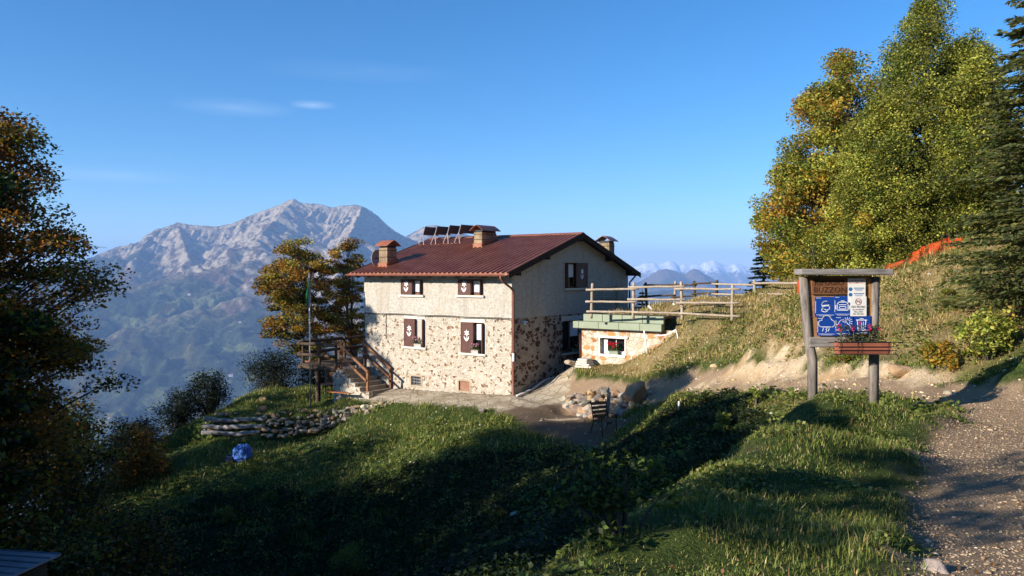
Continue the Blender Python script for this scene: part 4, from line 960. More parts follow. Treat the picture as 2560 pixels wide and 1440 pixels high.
# white marker stakes poking from the turf edge
for px, py, Y, lab in ((1628, 775, 35.5, 'small white board end tilted by the dark fence post'), (1690, 770, 34.8, 'white board end leaning beside the second far post')):
    m = MB(); m.box((0, 0, .05), (.09, .03, .42), Matrix.Rotation(-.75, 3, 'Y')); o = m.build('white_board', M_WHITE); o.location = at(px, py, Y); tag(o, lab, 'board')
# ------------------------------------------------------------------ notice board by the path (facing -Y)
BY = 12.8; BS = BY/F
BZ0 = hz(*at(2112, 1036, BY).xy)
NB = empty('notice_board', (at(2112, 1036, BY).x, BY, BZ0), 0, 'rustic timber notice board on two posts beside the gravel path', 'notice board')
def bx(px): return (px-2112)*BS
def bz(py): return (HZ-py)*BS-BZ0
M_NBW = woodmat('grey_split_timber', (.085, .07, .06), (.27, .24, .21), (9, 9, 1.2), sc=2.2)
M_NBH = woodmat('grey_split_beam', (.10, .09, .085), (.30, .28, .26), (1.2, 9, 9), sc=2.2)
for xa, xb, xc in ((2006, 2022, 2034), (2186, 2187, 2187)):
    m = MB(); m.tube([(bx(xc), .04, -.25), (bx(xc), .04, bz(900)), (bx(xb), .03, bz(840)), (bx(xa)+.02, .02, bz(692))], [.075, .08, .075, .07], 10, jit=.07); m.build('post', M_NBW, NB, True)
m = MB(); m.box(((bx(1990)+bx(2218))/2, -.06, bz(680)), (1.5, .34, .1), Matrix.Rotation(.0, 3, 'Y')); o = m.build('top_beam', M_NBH, NB, bevel=.02)
m = MB(); m.box((bx(2100), 0.0, bz(855)), (1.05, .12, .17)); m.build('lower_beam', M_NBH, NB, bevel=.02)
m = MB(); 
for k in range(6): m.box2((bx(2022), .0, bz(842)+k*.168), (bx(2178), .03, bz(842)+k*.168+.164))
m.build('back_boards', woodmat('orange_pine_boards', (.24, .11, .04), (.42, .22, .09), (1, 6, 6), sc=2), NB)
def textmesh(name, txt, size, loc, mat, parent, align='LEFT', sx=1.0, ext=.001, rx=90, rz=0.0, bold=0.0):
    cu = bpy.data.curves.new(name, 'FONT'); cu.body = txt; cu.size = size; cu.align_x = align; cu.extrude = ext; cu.offset = bold; cu.resolution_u = 2
    tmp = bpy.data.objects.new('tmp', cu); COL.objects.link(tmp); bpy.context.view_layer.update()
    me = bpy.data.meshes.new_from_object(tmp.evaluated_get(bpy.context.evaluated_depsgraph_get())); bpy.data.objects.remove(tmp)
    o = link(name, me, mat, parent); me.name = name; o.location = loc; o.rotation_euler = (R(rx), 0, rz); o.scale = (sx, 1, 1); return o
M_CARVE = simple('burnt_lettering', (.015, .008, .005), .9, .1, 5, 0)
NAME = empty('name_plank', (bx(2074), -.02, bz(735)+BZ0), 0, 'brown plank with burnt capital lettering at the top of the notice board', 'sign'); NAME.location = Vector(NB.location)+Vector((bx(2074), -.022, bz(716)))
m = MB(); m.box((0, 0, 0), (.6, .03, .265)); m.build('plank', woodmat('red_brown_plank', (.10, .042, .02), (.2, .09, .042), (1, 5, 8), sc=2), NAME, bevel=.004)
textmesh('lettering', 'RIFUGIO', .128, (-.265, -.0165, .02), M_CARVE, NAME, sx=1.0)
textmesh('lettering', 'BUZZONI', .128, (-.275, -.0165, -.1), M_CARVE, NAME, sx=1.02)
M_BLUE = simple('blue_poster_print', (.008, .05, .28), .45, .06, 3, 0); M_INK = simple('white_print', (.75, .78, .82), .6, .02, 3, 0)
M_PAPER = simple('white_paper', (.68, .68, .66), .7, .03, 3, 0); M_RED = simple('red_print', (.45, .04, .03), .6, .05, 3, 0); M_BLK = simple('black_print', (.02, .02, .022), .6, .05, 3, 0); M_BLU2 = simple('blue_print', (.03, .12, .32), .6, .05, 3, 0)
def stroke(m, pts, w, y=-.004, closed=False):
    pts = [Vector((p[0], 0, p[1])) for p in pts]
    if closed: pts = pts+[pts[0]]
    for a, b in zip(pts[:-1], pts[1:]):
        d = (b-a)
        if d.length < 1e-6: continue
        n = Vector((-d.z, 0, d.x)).normalized()*w/2; e = d.normalized()*w*.3
        a2, b2 = a-e, b+e; o = Vector((0, y, 0))
        m.add([a2-n+o, b2-n+o, b2+n+o, a2+n+o], [(0, 1, 2, 3)])
def arc(cx, cz, r, a0, a1, n=14, ry=None): return [(cx+math.cos(R(a0+(a1-a0)*i/n))*r, cz+math.sin(R(a0+(a1-a0)*i/n))*(ry or r)) for i in range(n+1)]
def poster(px0, py0, px1, py1, label, mat=None, y=-.03, rot=0.0):
    cx, cz = (bx(px0)+bx(px1))/2, (bz(py0)+bz(py1))/2; w, h = bx(px1)-bx(px0), bz(py0)-bz(py1)
    E = empty('poster', Vector(NB.location)+Vector((cx, y, cz)), 0, label, 'poster', 'posters pinned to the notice board'); E.rotation_euler = (0, rot, 0)
    m = MB(); m.box((0, 0, 0), (w, .004, h)); m.build('sheet', mat or M_BLUE, E); return E, w, h
def blue(px0, py0, px1, py1, label, icon, y=-.03, side=True):
    E, w, h = poster(px0, py0, px1, py1, label, None, y, .01)
    m = MB(); icon(m, h); m.build('pictogram', M_INK, E, recalc=False)
    m = MB(); stroke(m, [(-w*.42, -h*.4), (w*.42, -h*.4)], .005); stroke(m, [(-w*.3, -h*.45), (w*.3, -h*.45)], .004); stroke(m, [(-w*.45, h*.44), (-w*.2, h*.44)], .006)
    if side: stroke(m, [(-w*.46, h*.28), (-w*.46, -h*.3)], .007)
    m.build('caption_lines', M_INK, E, recalc=False)
def ic_mask(m, h):
    k = h
    stroke(m, arc(.01, .09*k, .2*k, 70, 250, 12)+[(-.05, -.08*k), (-.055, -.2*k), (.0, -.26*k), (.04, -.2*k)], .012); stroke(m, arc(.01, .09*k, .2*k, -20, 70), .012)
    stroke(m, [(-.05, .02*k), (.03, .06*k), (.075, .04*k), (.075, -.1*k), (.03, -.16*k), (-.02, -.1*k), (-.05, .02*k)], .011); stroke(m, [(-.06, .06*k), (.07, .1*k)], .01)
def ic_pack(m, h):
    k = h; stroke(m, [(-.09, -.2*k), (-.09, .1*k), (-.06, .2*k), (.06, .2*k), (.09, .1*k), (.09, -.2*k), (-.09, -.2*k)], .013); stroke(m, [(-.03, .2*k), (-.03, .26*k), (.03, .26*k), (.03, .2*k)], .01)
    stroke(m, [(-.06, .07*k), (.06, .07*k)], .01); stroke(m, [(-.055, -.14*k), (-.055, -.02*k), (.055, -.02*k), (.055, -.14*k), (-.055, -.14*k)], .01); stroke(m, [(-.115, -.15*k), (-.115, .03*k)], .012); stroke(m, [(.115, -.15*k), (.115, .03*k)], .012)
def cloud(m, k, cx, cz, s): stroke(m, arc(cx-.06*s, cz, .045*s, 90, 270, 8)+[(cx+.06*s, cz-.045*s)]+arc(cx+.065*s, cz, .045*s, -90, 80, 8)+arc(cx, cz+.045*s, .06*s, 20, 165, 10), .012)
def ic_storm(m, h):
    cloud(m, h, 0, .05, 1.25)
    stroke(m, [(-.05, -.03), (-.065, -.075)], .011); stroke(m, [(.045, -.03), (.03, -.075)], .011); stroke(m, [(.01, -.02), (-.012, -.05), (.012, -.055), (-.012, -.095)], .009)
def ic_sun(m, h):
    cloud(m, h, -.02, -.02, 1.15); stroke(m, arc(.055, .065, .04, -30, 200, 10), .01)
    for a in range(-20, 201, 28): stroke(m, [(.055+math.cos(R(a))*.055, .065+math.sin(R(a))*.055), (.055+math.cos(R(a))*.08, .065+math.sin(R(a))*.08)], .008)
def ic_bin(m, h):
    stroke(m, [(-.07, .07), (-.055, -.09), (.055, -.09), (.07, .07)], .012); stroke(m, [(-.085, .08), (.085, .08)], .014); stroke(m, [(-.03, .08), (-.025, .105), (.025, .105), (.03, .08)], .01)
    for q in (-.03, 0, .03): stroke(m, [(q, .05), (q*.85, -.07)], .008)
blue(2035, 742, 2086, 792, 'blue poster with a white masked head pictogram', ic_mask, -.030)
blue(2083, 740, 2125, 790, 'blue poster with a white backpack pictogram', ic_pack, -.036)
blue(2040, 793, 2087, 839, 'blue poster with a white storm cloud pictogram at lower left', ic_storm, -.040)
blue(2085, 791, 2129, 838, 'blue poster with a white sun and cloud pictogram', ic_sun, -.046)
blue(2129, 788, 2174, 836, 'blue poster with a white bin pictogram at lower right', ic_bin, -.030)
E, w_, h_ = poster(2117, 696, 2161, 756, 'white notice with red heading at the top right of the board', M_PAPER, -.038)
textmesh('heading', 'AREA AD ACCESSO', .03, (0, -.0025, h_/2-.045), M_RED, E, 'CENTER', .92, 0, bold=.0008); textmesh('heading', 'REGOLAMENTATO', .034, (0, -.0025, h_/2-.082), M_RED, E, 'CENTER', .92, 0, bold=.001)
for q in (.02, -.07):
    m = MB(); m.add([(-.1+x, -.003, q+z) for x, z in arc(0, 0, .032, 0, 342, 19)], [tuple(range(20))]); m.build('blue_disc', M_BLU2, E, recalc=False)
    m = MB(); stroke(m, [(-.045, q+.018), (.12, q+.018)], .014, -.003); stroke(m, [(-.03, q-.006), (.1, q-.006)], .008, -.003); stroke(m, [(-.02, q-.022), (.09, q-.022)], .005, -.003); m.build('small_print', M_BLU2, E, recalc=False)
E, w_, h_ = poster(2123, 741, 2163, 790, 'white no picnic notice with a red crossed circle', M_PAPER, -.044)
m = MB(); stroke(m, arc(0, .075, .05, 0, 360, 24), .01, -.003); stroke(m, arc(0, .075, .05, 135, 315, 1), .008, -.0034); m.build('prohibition_ring', M_RED, E, recalc=False)
m = MB(); stroke(m, [(-.035, .09), (.035, .09)], .008, -.0026); stroke(m, [(-.04, .072), (.04, .072)], .006, -.0026); stroke(m, [(-.02, .09), (-.03, .05)], .007, -.0026); stroke(m, [(.02, .09), (.03, .05)], .007, -.0026); m.build('picnic_table_pictogram', M_BLK, E, recalc=False)
textmesh('heading', 'NO PICNIC', .046, (0, -.0025, -.025), M_BLK, E, 'CENTER', .98, 0, bold=.0018)
for k, tx in enumerate(("ALL'INTERNO", "DELL'AREA", 'DEL RIFUGIO')): textmesh('small_print', tx, .033, (0, -.0025, -.065-.036*k), M_BLK, E, 'CENTER', .95, 0, bold=.001)

# leaf helper (vectorised small diamonds)
def leafarr(C, L, Wd, cols, up=0.4, droop=0.0):
    n = len(C); a = rng.normal(size=(n, 3)); a[:, 2] = a[:, 2]*.55-droop; a /= np.linalg.norm(a, axis=1)[:, None]
    nr = rng.normal(size=(n, 3)); nr[:, 2] += np.sign(nr[:, 2])*up*2; b = np.cross(nr, a); b /= np.linalg.norm(b, axis=1)[:, None]+1e-9
    L = np.asarray(L)*rng.uniform(.7, 1.25, n); Wd = np.asarray(Wd)*rng.uniform(.75, 1.2, n)
    nn = np.cross(a, b)*(L*.12)[:, None]
    V = np.stack([C-a*(L/2)[:, None], C+b*(Wd/2)[:, None]+nn, C+a*(L/2)[:, None], C-b*(Wd/2)[:, None]+nn], 1).reshape(-1, 3)
    Fc = np.arange(4*n).reshape(n, 4); return V, Fc, np.repeat(cols, 4, 0)
def pal(n, colors, wts, jit=.25):
    i = rng.choice(len(colors), n, p=np.array(wts)/sum(wts)); c = np.array(colors)[i]*(1+rng.uniform(-jit, jit, (n, 1))); return np.clip(c*(1+rng.uniform(-.08, .08, (n, 3))), 0.002, 1)
def leafobj(name, V, Fc, c, mat, parent): return link(name, npmesh(name, V, Fc, c), mat, parent)
def ball(n, r): 
    p = rng.normal(size=(n, 3)); p /= np.linalg.norm(p, axis=1)[:, None]; return p*(rng.random((n, 1))**.4)*np.asarray(r)
def flowers(parent, spec, petal_cols, leaf_cols, heads, foliage, size):
    """spec: (length, depth, height) of the planting above the pot top, in the parent's frame"""
    lx, ly, lz, z0 = spec
    C = np.c_[rng.uniform(-lx/2, lx/2, foliage), rng.uniform(-ly/2, ly/2, foliage), z0+rng.random(foliage)**1.3*lz*.7]
    leafobj('foliage', *leafarr(C, size, size*.8, pal(foliage, leaf_cols, [1]*len(leaf_cols)), .6), M_LEAF, parent)
    P = []; m = MB(); m.tube([(-lx*.4, 0, z0), (lx*.4, 0, z0)], .006, 4)
    for _ in range(heads):
        c = np.array([random.uniform(-lx/2, lx/2), random.uniform(-ly/2, ly/2*.3), z0+random.uniform(.45, 1)*lz]); P.append(c+ball(26, size*.62)); m.tube([(c[0]*.9, c[1], z0), tuple(c)], .005, 4)
    C = np.concatenate(P); leafobj('blossoms', *leafarr(C, size*.55, size*.5, pal(len(C), petal_cols, [1]*len(petal_cols), .2), .3), M_FLOWER, parent); m.build('stems', simple('green_stem', (.06, .1, .03), .8, .1, 5, 0), parent)
# planter hung on the board
PL = empty('planter', Vector(NB.location)+Vector((bx(2142), -.2, bz(882))), 0, 'terracotta planter with pink geraniums in a black wire rack on the notice board', 'planter')
m = MB(); lo = [(-.40, -.09), (.40, -.09), (.40, .09), (-.40, .09)]; hi = [(-.42, -.11), (.42, -.11), (.42, .11), (-.42, .11)]
m.add([(a, b, 0) for a, b in lo]+[(a, b, .19) for a, b in hi]+[(a*.95, b*.85, .19) for a, b in hi]+[(a*.95, b*.85, .15) for a, b in hi], [(3, 2, 1, 0)]+[(i, (i+1) % 4, 4+(i+1) % 4, 4+i) for i in range(4)]+[(4+i, 4+(i+1) % 4, 8+(i+1) % 4, 8+i) for i in range(4)]+[(8+i, 8+(i+1) % 4, 12+(i+1) % 4, 12+i) for i in range(4)]+[(12, 13, 14, 15)])
for k in range(4): m.box2((-.412, -.112, .035+k*.045), (.412, -.1, .05+k*.045))
m.build('trough', simple('terracotta', (.30, .10, .06), .75, .2, 4, .1), PL)
m = MB()
for z in (.01, .07, .13, .2): m.tube([(-.5-.1*(z > .15), -.12, z), (.5+.1*(z > .15), -.12, z)], .006, 5)
for x in (-.4, -.13, -.07, .36): m.tube([(x, .12, .2), (x, -.125, .2), (x, -.125, 0), (x, .1, -.0)], .006, 5)
m.build('wire_rack', M_BLACK, PL)
flowers(PL, (.8, .2, .42, .17), [(.6, .03, .18), (.7, .05, .25)], [(.05, .09, .025), (.09, .12, .04), (.16, .1, .04)], 8, 420, .05)
# window flower boxes
def flowerbox(base_local, rot, ln, label, petals, potmat, hang, heads=14, sz=.06):
    E = empty('flower_box', hw(*base_local), HA+rot, label, 'flower box', 'flower boxes on the window sills'); m = MB()
    m.extr([(-ln/2, -.07, 0), (-ln/2, .07, 0), (-ln/2, .09, .16), (-ln/2, -.09, .16)], (ln, 0, 0)); m.build('pot', potmat, E)
    flowers(E, (ln*1.25, .24, hang, .14), petals, [(.05, .08, .025), (.08, .1, .03)], heads, 160, sz); return E
M_POT = simple('pale_grey_pot', (.42, .4, .36), .7, .1, 5)
pink = [(.62, .3, .42), (.72, .45, .55)]
fx, fz = onfront(1043, 867, -.05); flowerbox((fx+.03, 0.0, LW[0][2]+.0), 0, .42, 'pale flower box with pink blooms on the sill of the screened window', pink, M_POT, .34)
fx, fz = onfront(1187, 883, -.05); flowerbox((fx, 0.0, LW[1][2]+.0), 0, .38, 'pale flower box with pink blooms below the lace curtain', pink, M_POT, .3)
fx = onsh(1533, 878)[0]; flowerbox((fx, SY+.08, sw[2]+.0), 0, .42, 'green box of bright red geraniums in the annex window', [(.55, .008, .03), (.7, .02, .06)], M_GREENP, .36, 13, .075)
fy = ongable(1438, 872)[0]; flowerbox((.02, fy, GL[2]), R(90), .4, 'shaded box of pale flowers on the gable window sill', [(.5, .5, .5)], M_GREENP, .2, 5)
# orange safety netting
M_NET = leafmat('orange_safety_net', .3, .6)
def netting(label, top, bot, nu, nv, wob=.05):
    """top, bot polylines of (px,py,Y)"""
    def res(pl, n):
        P = np.array([tuple(at(*q)) for q in pl]); t = np.linspace(0, len(P)-1, n); i = np.clip(t.astype(int), 0, len(P)-2); f = (t-i)[:, None]; return P[i]*(1-f)+P[i+1]*f
    T = res(top, nu); B = res(bot, nu); V = []; Fc = []
    def pt(u, v):
        i = min(int(u), nu-2); f = u-i; p = (T[i]*(1-f)+T[i+1]*f)*(1-v)+(B[i]*(1-f)+B[i+1]*f)*v
        return p+np.array([0, wob*math.sin(u*.9+v*4)+wob*.5*math.sin(u*2.3), wob*.4*math.sin(u*1.7+v*2)])
    def strip(us, vs, du, dv):
        b = len(V); n = len(us)
        for u, v in zip(us, vs): V.append(pt(np.clip(u-du, 0, nu-1), np.clip(v-dv, 0, 1))); V.append(pt(np.clip(u+du, 0, nu-1), np.clip(v+dv, 0, 1)))
        for k in range(n-1): Fc.append((b+2*k, b+2*k+1, b+2*k+3, b+2*k+2))
    for j in range(nv+1): u = np.linspace(0, nu-1, nu*2); strip(u, np.full(len(u), j/nv), 0, .018 if j not in (0, nv) else .04)
    for i in np.linspace(0, nu-1, nu*2): v = np.linspace(0, 1, 8); strip(np.full(8, i), v, .09, 0)
    c = pal(len(V), [(.78, .085, .015), (.7, .06, .012)], [1, 1], .1); o = leafobj('safety_net', np.array(V), np.array(Fc), c, M_NET, None); return tag(o, label, 'net')
netting('orange plastic safety net sagging along the top of the bank', [(2212, 664, 25.0), (2262, 650, 24.8), (2300, 620, 24.6), (2335, 608, 24.4), (2372, 592, 24.2), (2376, 606, 24.1), (2405, 592, 23.9)], [(2212, 692, 25.2), (2262, 682, 25), (2300, 664, 24.8), (2335, 648, 24.6), (2372, 636, 24.4), (2378, 644, 24.3), (2402, 632, 24.1)], 34, 11)
netting('orange net wrapped on the end post of the far log fence', [(1993, 702, 28.9), (2003, 703, 28.4), (2012, 704, 28.9), (2030, 708, 28.8)], [(1993, 752, 28.9), (2003, 754, 28.4), (2012, 752, 28.9), (2030, 754, 28.8)], 14, 16, .03)
m = MB(); p = at(2003, 752, 28.9); m.log((0, 0, -.15), (0, 0, .78), .08); o = m.build('fence_post', M_LOG, None, True); o.location = p; tag(o, 'single log post under the orange net wrap', 'post')
# hoses and pipes
m = MB(); pts = [ongable(px, py, .35) for px, py in ((1292, 984), (1330, 975), (1360, 967), (1385, 966), (1425, 956))]
pw = [hw(.35, q[0]) for q in pts]; m.tube([Vector((q.x, q.y, hz(q.x, q.y)+.05)) for q in pw], .05, 8); tag(m.build('drain_hose', simple('pale_corrugated_hose', (.5, .48, .45), .7), None, True), 'pale corrugated hose lying along the foot of the gable wall', 'hose')
m = MB(); a = [at(1610, 826, 31.2), at(1614, 850, 31.15), at(1618, 884, 31.1)]; m.tube(a, .028, 8); tag(m.build('white_pipe', M_WHITE, None, True), 'white plastic pipe standing against the annex wall', 'pipe')
m = MB(); m.tube([at(1636, 840, 31.2), at(1664, 838, 30.9), at(1690, 824, 30.6), at(1694, 840, 30.55), at(1698, 862, 30.5)], .026, 8); tag(m.build('white_pipe', M_WHITE, None, True), 'bent white pipe poking out of the rubble beside the annex', 'pipe')
m = MB(); m.tube([(0, 0, -.2), (.02, 0, .34)], .03, 8); o = m.build('marker_stake', M_WHITE, None); p = ground_at(1696, 1032); o.location = p; tag(o, 'short white stake stuck in the shaded grass slope', 'stake')
# ------------------------------------------------------------------ dry stone walls, logs, boulders
def rockcols(k='grey'):
    base = {'grey': (.27, .235, .19), 'pale': (.48, .41, .31), 'warm': (.36, .23, .13)}[k]; f = random.uniform(.65, 1.3); return tuple(min(1, c*f*random.uniform(.93, 1.07)) for c in base)
def interp_px(pl, n): 
    P = np.array(pl, float); d = np.r_[0, np.cumsum(np.hypot(*np.diff(P[:, :2], axis=0).T))]; t = np.linspace(0, d[-1], n); return np.stack([np.interp(t, d, P[:, k]) for k in range(3)], 1)
def stonewall(label, top, bot, n, rows, r, kinds, name='dry_stone_wall'):
    T = interp_px(top, n); B = interp_px(bot, n); m = MB()
    for i in range(n):
        for j in range(rows+1):
            f = (j+random.uniform(-.3, .3))/rows; q = T[i]*(1-f)+B[i]*f; p = at(q[0]+random.uniform(-5, 5), q[1], q[2]+random.uniform(-.12, .12))
            p.y += .15*(rows-j)/rows
            rr = r*random.uniform(.6, 1.25); m.rock(p, rr, (random.uniform(.9, 1.4), .9, random.uniform(.55, .85)), rockcols(random.choice(kinds)), 1 if rr < .16 else 2)
    return tag(m.build(name, M_ROCK), label, 'wall')
stonewall('dry stone retaining wall between the log cribbing and the sunlit slope', [(655, 1040, 33.5), (700, 1036, 33.7), (760, 1031, 34), (815, 1034, 33.9)], [(662, 1088, 33.0), (720, 1086, 33), (780, 1078, 33), (825, 1066, 33.2)], 22, 4, .15, ['grey', 'grey', 'warm'])
stonewall('low sunlit rubble edging below the paved terrace', [(815, 1030, 34), (860, 1026, 33.7), (920, 1016, 33.3), (960, 1008, 33.2), (1000, 1008, 33.2)], [(822, 1062, 33.4), (860, 1050, 33.2), (920, 1034, 33), (960, 1022, 33), (1005, 1018, 33)], 36, 2, .15, ['pale', 'pale', 'warm', 'grey'], 'stone_edging')
stonewall('rough rock wall holding the bank above the shaded yard', [(1412, 1002, 31), (1445, 990, 30.7), (1500, 984, 29.7), (1550, 986, 28.7), (1592, 1004, 27.6)], [(1420, 1022, 30.4), (1460, 1040, 29.4), (1510, 1052, 28.2), (1555, 1056, 27.4), (1588, 1046, 27.0)], 18, 4, .24, ['grey', 'grey', 'warm'])
CW_ = empty('log_retaining_wall', at(580, 1085, 33.6), 0, 'stacked grey logs and stones holding up the grass terrace', 'retaining wall')
b = Vector(CW_.location)
for k, (xa, ya, xb, yb) in enumerate(((510, 1047, 590, 1052), (585, 1051, 664, 1046), (508, 1066, 575, 1070), (560, 1068, 664, 1066), (504, 1080, 600, 1086), (590, 1086, 652, 1080), (584, 1100, 640, 1096))):
    m = MB(); Y = 33.7-.08*k; m.log(at(xa, ya, Y)-b, at(xb, yb, Y)-b, .105 if k < 6 else .07, seg=8, wob=.2, taper=.85); m.build('log', M_LOGG, CW_, True)
m = MB()
for k in range(70): px = random.uniform(510, 660); py = random.choice((1058, 1076, 1092, 1036)); m.rock(at(px, py+random.uniform(-3, 3), 34.0)-b, random.uniform(.07, .15), (1.3, 1, .7), rockcols('warm' if random.random() < .4 else 'grey'), 1)
m.build('stone_fill', M_ROCK, CW_)
def boulder(px, py, Y, r, label, kind='grey', flat=(1.2, 1, .8), group=None, up=.4):
    m = MB(); col = rockcols(kind); m.rock((0, 0, 0), r, flat, col, 3, .5); o = m.build('boulder', M_ROCK, None, True)
    p = at(px, py, Y) if Y else ground_at(px, py); o.location = (p.x, p.y, (hz(p.x, p.y) if not Y else p.z)+r*flat[2]*up); return tag(o, label, 'boulder', group)
boulder(1590, 1004, 27.7, .52, 'big rust coloured boulder catching the sun at the end of the rock wall', 'warm', (1.0, 1, 1.0))
boulder(2262, 935, None, .3, 'brown rock jutting from the bank right of the notice board', 'warm', (1.3, 1, .7), up=.3)
boulder(2348, 1430, None, .085, 'pale rock beside the gravel path at the bottom edge', 'grey', (1.1, 1.3, .8), up=.1)
boulder(655, 1000, 36.0, .2, 'rounded stone on the left end of the terrace edge', 'warm', up=-.2)
boulder(655, 1022, 34.4, .2, 'rusty stone above the stacked grey logs', 'warm', up=.1)
boulder(730, 983, 40.6, .3, 'pale flat rock at the back of the terrace lawn', 'pale', (1.6, 1, .5), up=-.1)
boulder(1205, 1032, None, .16, 'grey stone at the edge of the sunlit slope below the house', 'grey'); boulder(1430, 905, 33.7, .3, 'flat pale stone left of the annex corner', 'pale', (1.2, 1, .5), up=-.1)
m = MB()
for k in range(4): m.box((0, 0, k*.1), (.75-.1*k, .5, .085), Matrix.Rotation(random.uniform(-.2, .2), 3, 'Z'))
o = m.build('stacked_slabs', M_SILL, None, bevel=.02); o.location = at(1462, 916, 33.4); o.rotation_euler.z = HA; tag(o, 'pile of flat stone slabs at the foot of the annex wall', 'stone pile')
# wooden chair with a rusty frame in the shaded yard
p = ground_at(1512, 1088); CH = empty('yard_chair', (p.x, p.y, hz(p.x, p.y)), .5, 'old slatted chair with a rusty iron frame by the rock wall', 'chair')
M_RUST = simple('rusty_iron', (.07, .03, .02), .8, .3, 8, .2)
for s in (-.3, .3):
    m = MB(); m.tube([(s, -.3, 0), (s*.95, -.22, .48), (s, .22, .44), (s*1.05, .38, 0)], .018, 6); m.build('leg', M_RUST, CH); m = MB(); m.tube([(s, .22, .44), (s, .38, 1.1)], .018, 6); m.tube([(s, -.24, .46), (s*1.02, -.24, .66), (s, .27, .68)], .016, 6); m.build('arm', M_RUST, CH)
m = MB()
for k in range(5): m.box((0, -.2+k*.1, .47), (.58, .075, .02))
m.build('seat', M_RAILW, CH)
m = MB()
for k in range(4): m.box((0, .25+k*.035, .58+k*.135), (.58, .02, .1), Matrix.Rotation(-.25, 3, 'X'))
m.build('backrest', M_RAILW, CH)
m = MB(); m.box((0, 0, .5), (.13, .03, 1.2), Matrix.Rotation(.1, 3, 'Y')); m.extr([(-.06, -.015, 1.08), (.08, -.015, 1.08), (.05, -.015, 1.3)], (0, .03, 0)); o = m.build('plank', M_LOGG, None); p = at(1519, 1040, 27.5); o.location = (p.x, p.y, p.z-.25); tag(o, 'pointed grey plank leaning on the rock wall behind the chair', 'plank')
m = MB(); p = ground_at(1400, 1052); m.box((0, 0, .03), (2.6, .16, .06), Matrix.Rotation(.12, 3, 'Z')); o = m.build('concrete_kerb', M_CONC, None, bevel=.01); o.location = (p.x, p.y, hz(p.x, p.y)); o.rotation_euler.y = -.03; tag(o, 'pale concrete kerb strip across the shaded dirt yard', 'kerb')
# blue tarp bundle with a small crate
p = ground_at(607, 1154); TA = empty('barrel', (p.x, p.y, hz(p.x, p.y)), 0, 'blue barrel under a crumpled light blue tarpaulin on the dark slope', 'barrel')
m = MB(); m.tube([(0, 0, -.1), (0, 0, .1), (0, 0, .4), (0, 0, .46)], [.24, .27, .26, .22], 14); m.build('drum', simple('blue_plastic', (.02, .06, .27), .5, .25, 3), TA, True)
N_ = 36; J_ = 14; aa, jj = np.meshgrid(np.arange(N_)*2*np.pi/N_, np.arange(J_)); rr_ = .33*np.sin(np.minimum(1, jj/9)*np.pi/2)*(1+.22*fbm(np.cos(aa)*1.6+jj*.1, np.sin(aa)*1.6+jj*.17, 3, 5)); zz_ = .62-.0022*jj**2-.008*jj+.09*fbm(np.cos(aa)*rr_*9, np.sin(aa)*rr_*9, 3, 15)*np.minimum(1, jj/3)
m = MB(); m.add([(float(math.cos(a)*r), float(math.sin(a)*r), float(z)) for a, r, z in zip(aa.ravel(), rr_.ravel(), zz_.ravel())], [(j*N_+k, j*N_+(k+1) % N_, (j+1)*N_+(k+1) % N_, (j+1)*N_+k) for j in range(J_-1) for k in range(N_)]); m.build('tarpaulin', simple('light_blue_tarp', (.05, .15, .48), .4, .2, 3), TA)
p = ground_at(580, 1156); m = MB(); m.box2((-.2, -.14, 0), (.2, .14, .03)); m.box2((-.2, -.14, .03), (.2, -.12, .2)); m.box2((-.2, .12, .03), (.2, .14, .2)); m.box2((-.2, -.12, .03), (-.18, .12, .2)); m.box2((.18, -.12, .03), (.2, .12, .2)); o = m.build('crate', simple('dark_blue_crate', (.03, .05, .13), .5), None); o.location = (p.x, p.y, hz(p.x, p.y)); tag(o, 'small dark crate beside the blue tarpaulin barrel', 'crate')
# hut roof at the lower left
A = Vector((-6.43, 11, -4.0)); U = Vector((.32, -1.6, .30)); V_ = Vector((-1.5, 1.0, -.3)); HU = empty('garden_hut', (A.x-.6, A.y-.6, -6), 0, 'small hut with a grey sheet metal roof at the lower left corner', 'hut')
m = MB(); q = [A+U*-.12, A+U*2, A+U*2+V_*1.6, A+U*-.12+V_*1.6]; nrm = U.cross(V_).normalized()*-.03
m.extr([x-HU.location for x in q], nrm)
for k in range(9): a = A+U*(-.1+k*.23)-HU.location; m.tube([a+Vector((0, 0, .03)), a+V_*1.6+Vector((0, 0, .03))], .018, 5)
m.build('roof', simple('grey_sheet_metal', (.3, .33, .4), .45, .2, 3, .1, metal=.3), HU)
m = MB(); q = [A+U*.05+V_*.1, A+U*1.9+V_*.1, A+U*1.9+V_*1.5, A+U*.05+V_*1.5]; m.add([x-HU.location-Vector((0, 0, .06)) for x in q]+[Vector((x.x, x.y, -7))-HU.location for x in q], [(0, 1, 5, 4), (1, 2, 6, 5), (2, 3, 7, 6), (3, 0, 4, 7)]); m.build('wall', M_LOGD, HU)
m = MB(); p = ground_at(190, 1398); m.log((-.4, -.5, .05), (.4, .55, .12), .06); o = m.build('fallen_log', M_LOG, None, True); o.location = (p.x, p.y, hz(p.x, p.y)+.05); tag(o, 'short pale log lying on the dark lower slope', 'log')
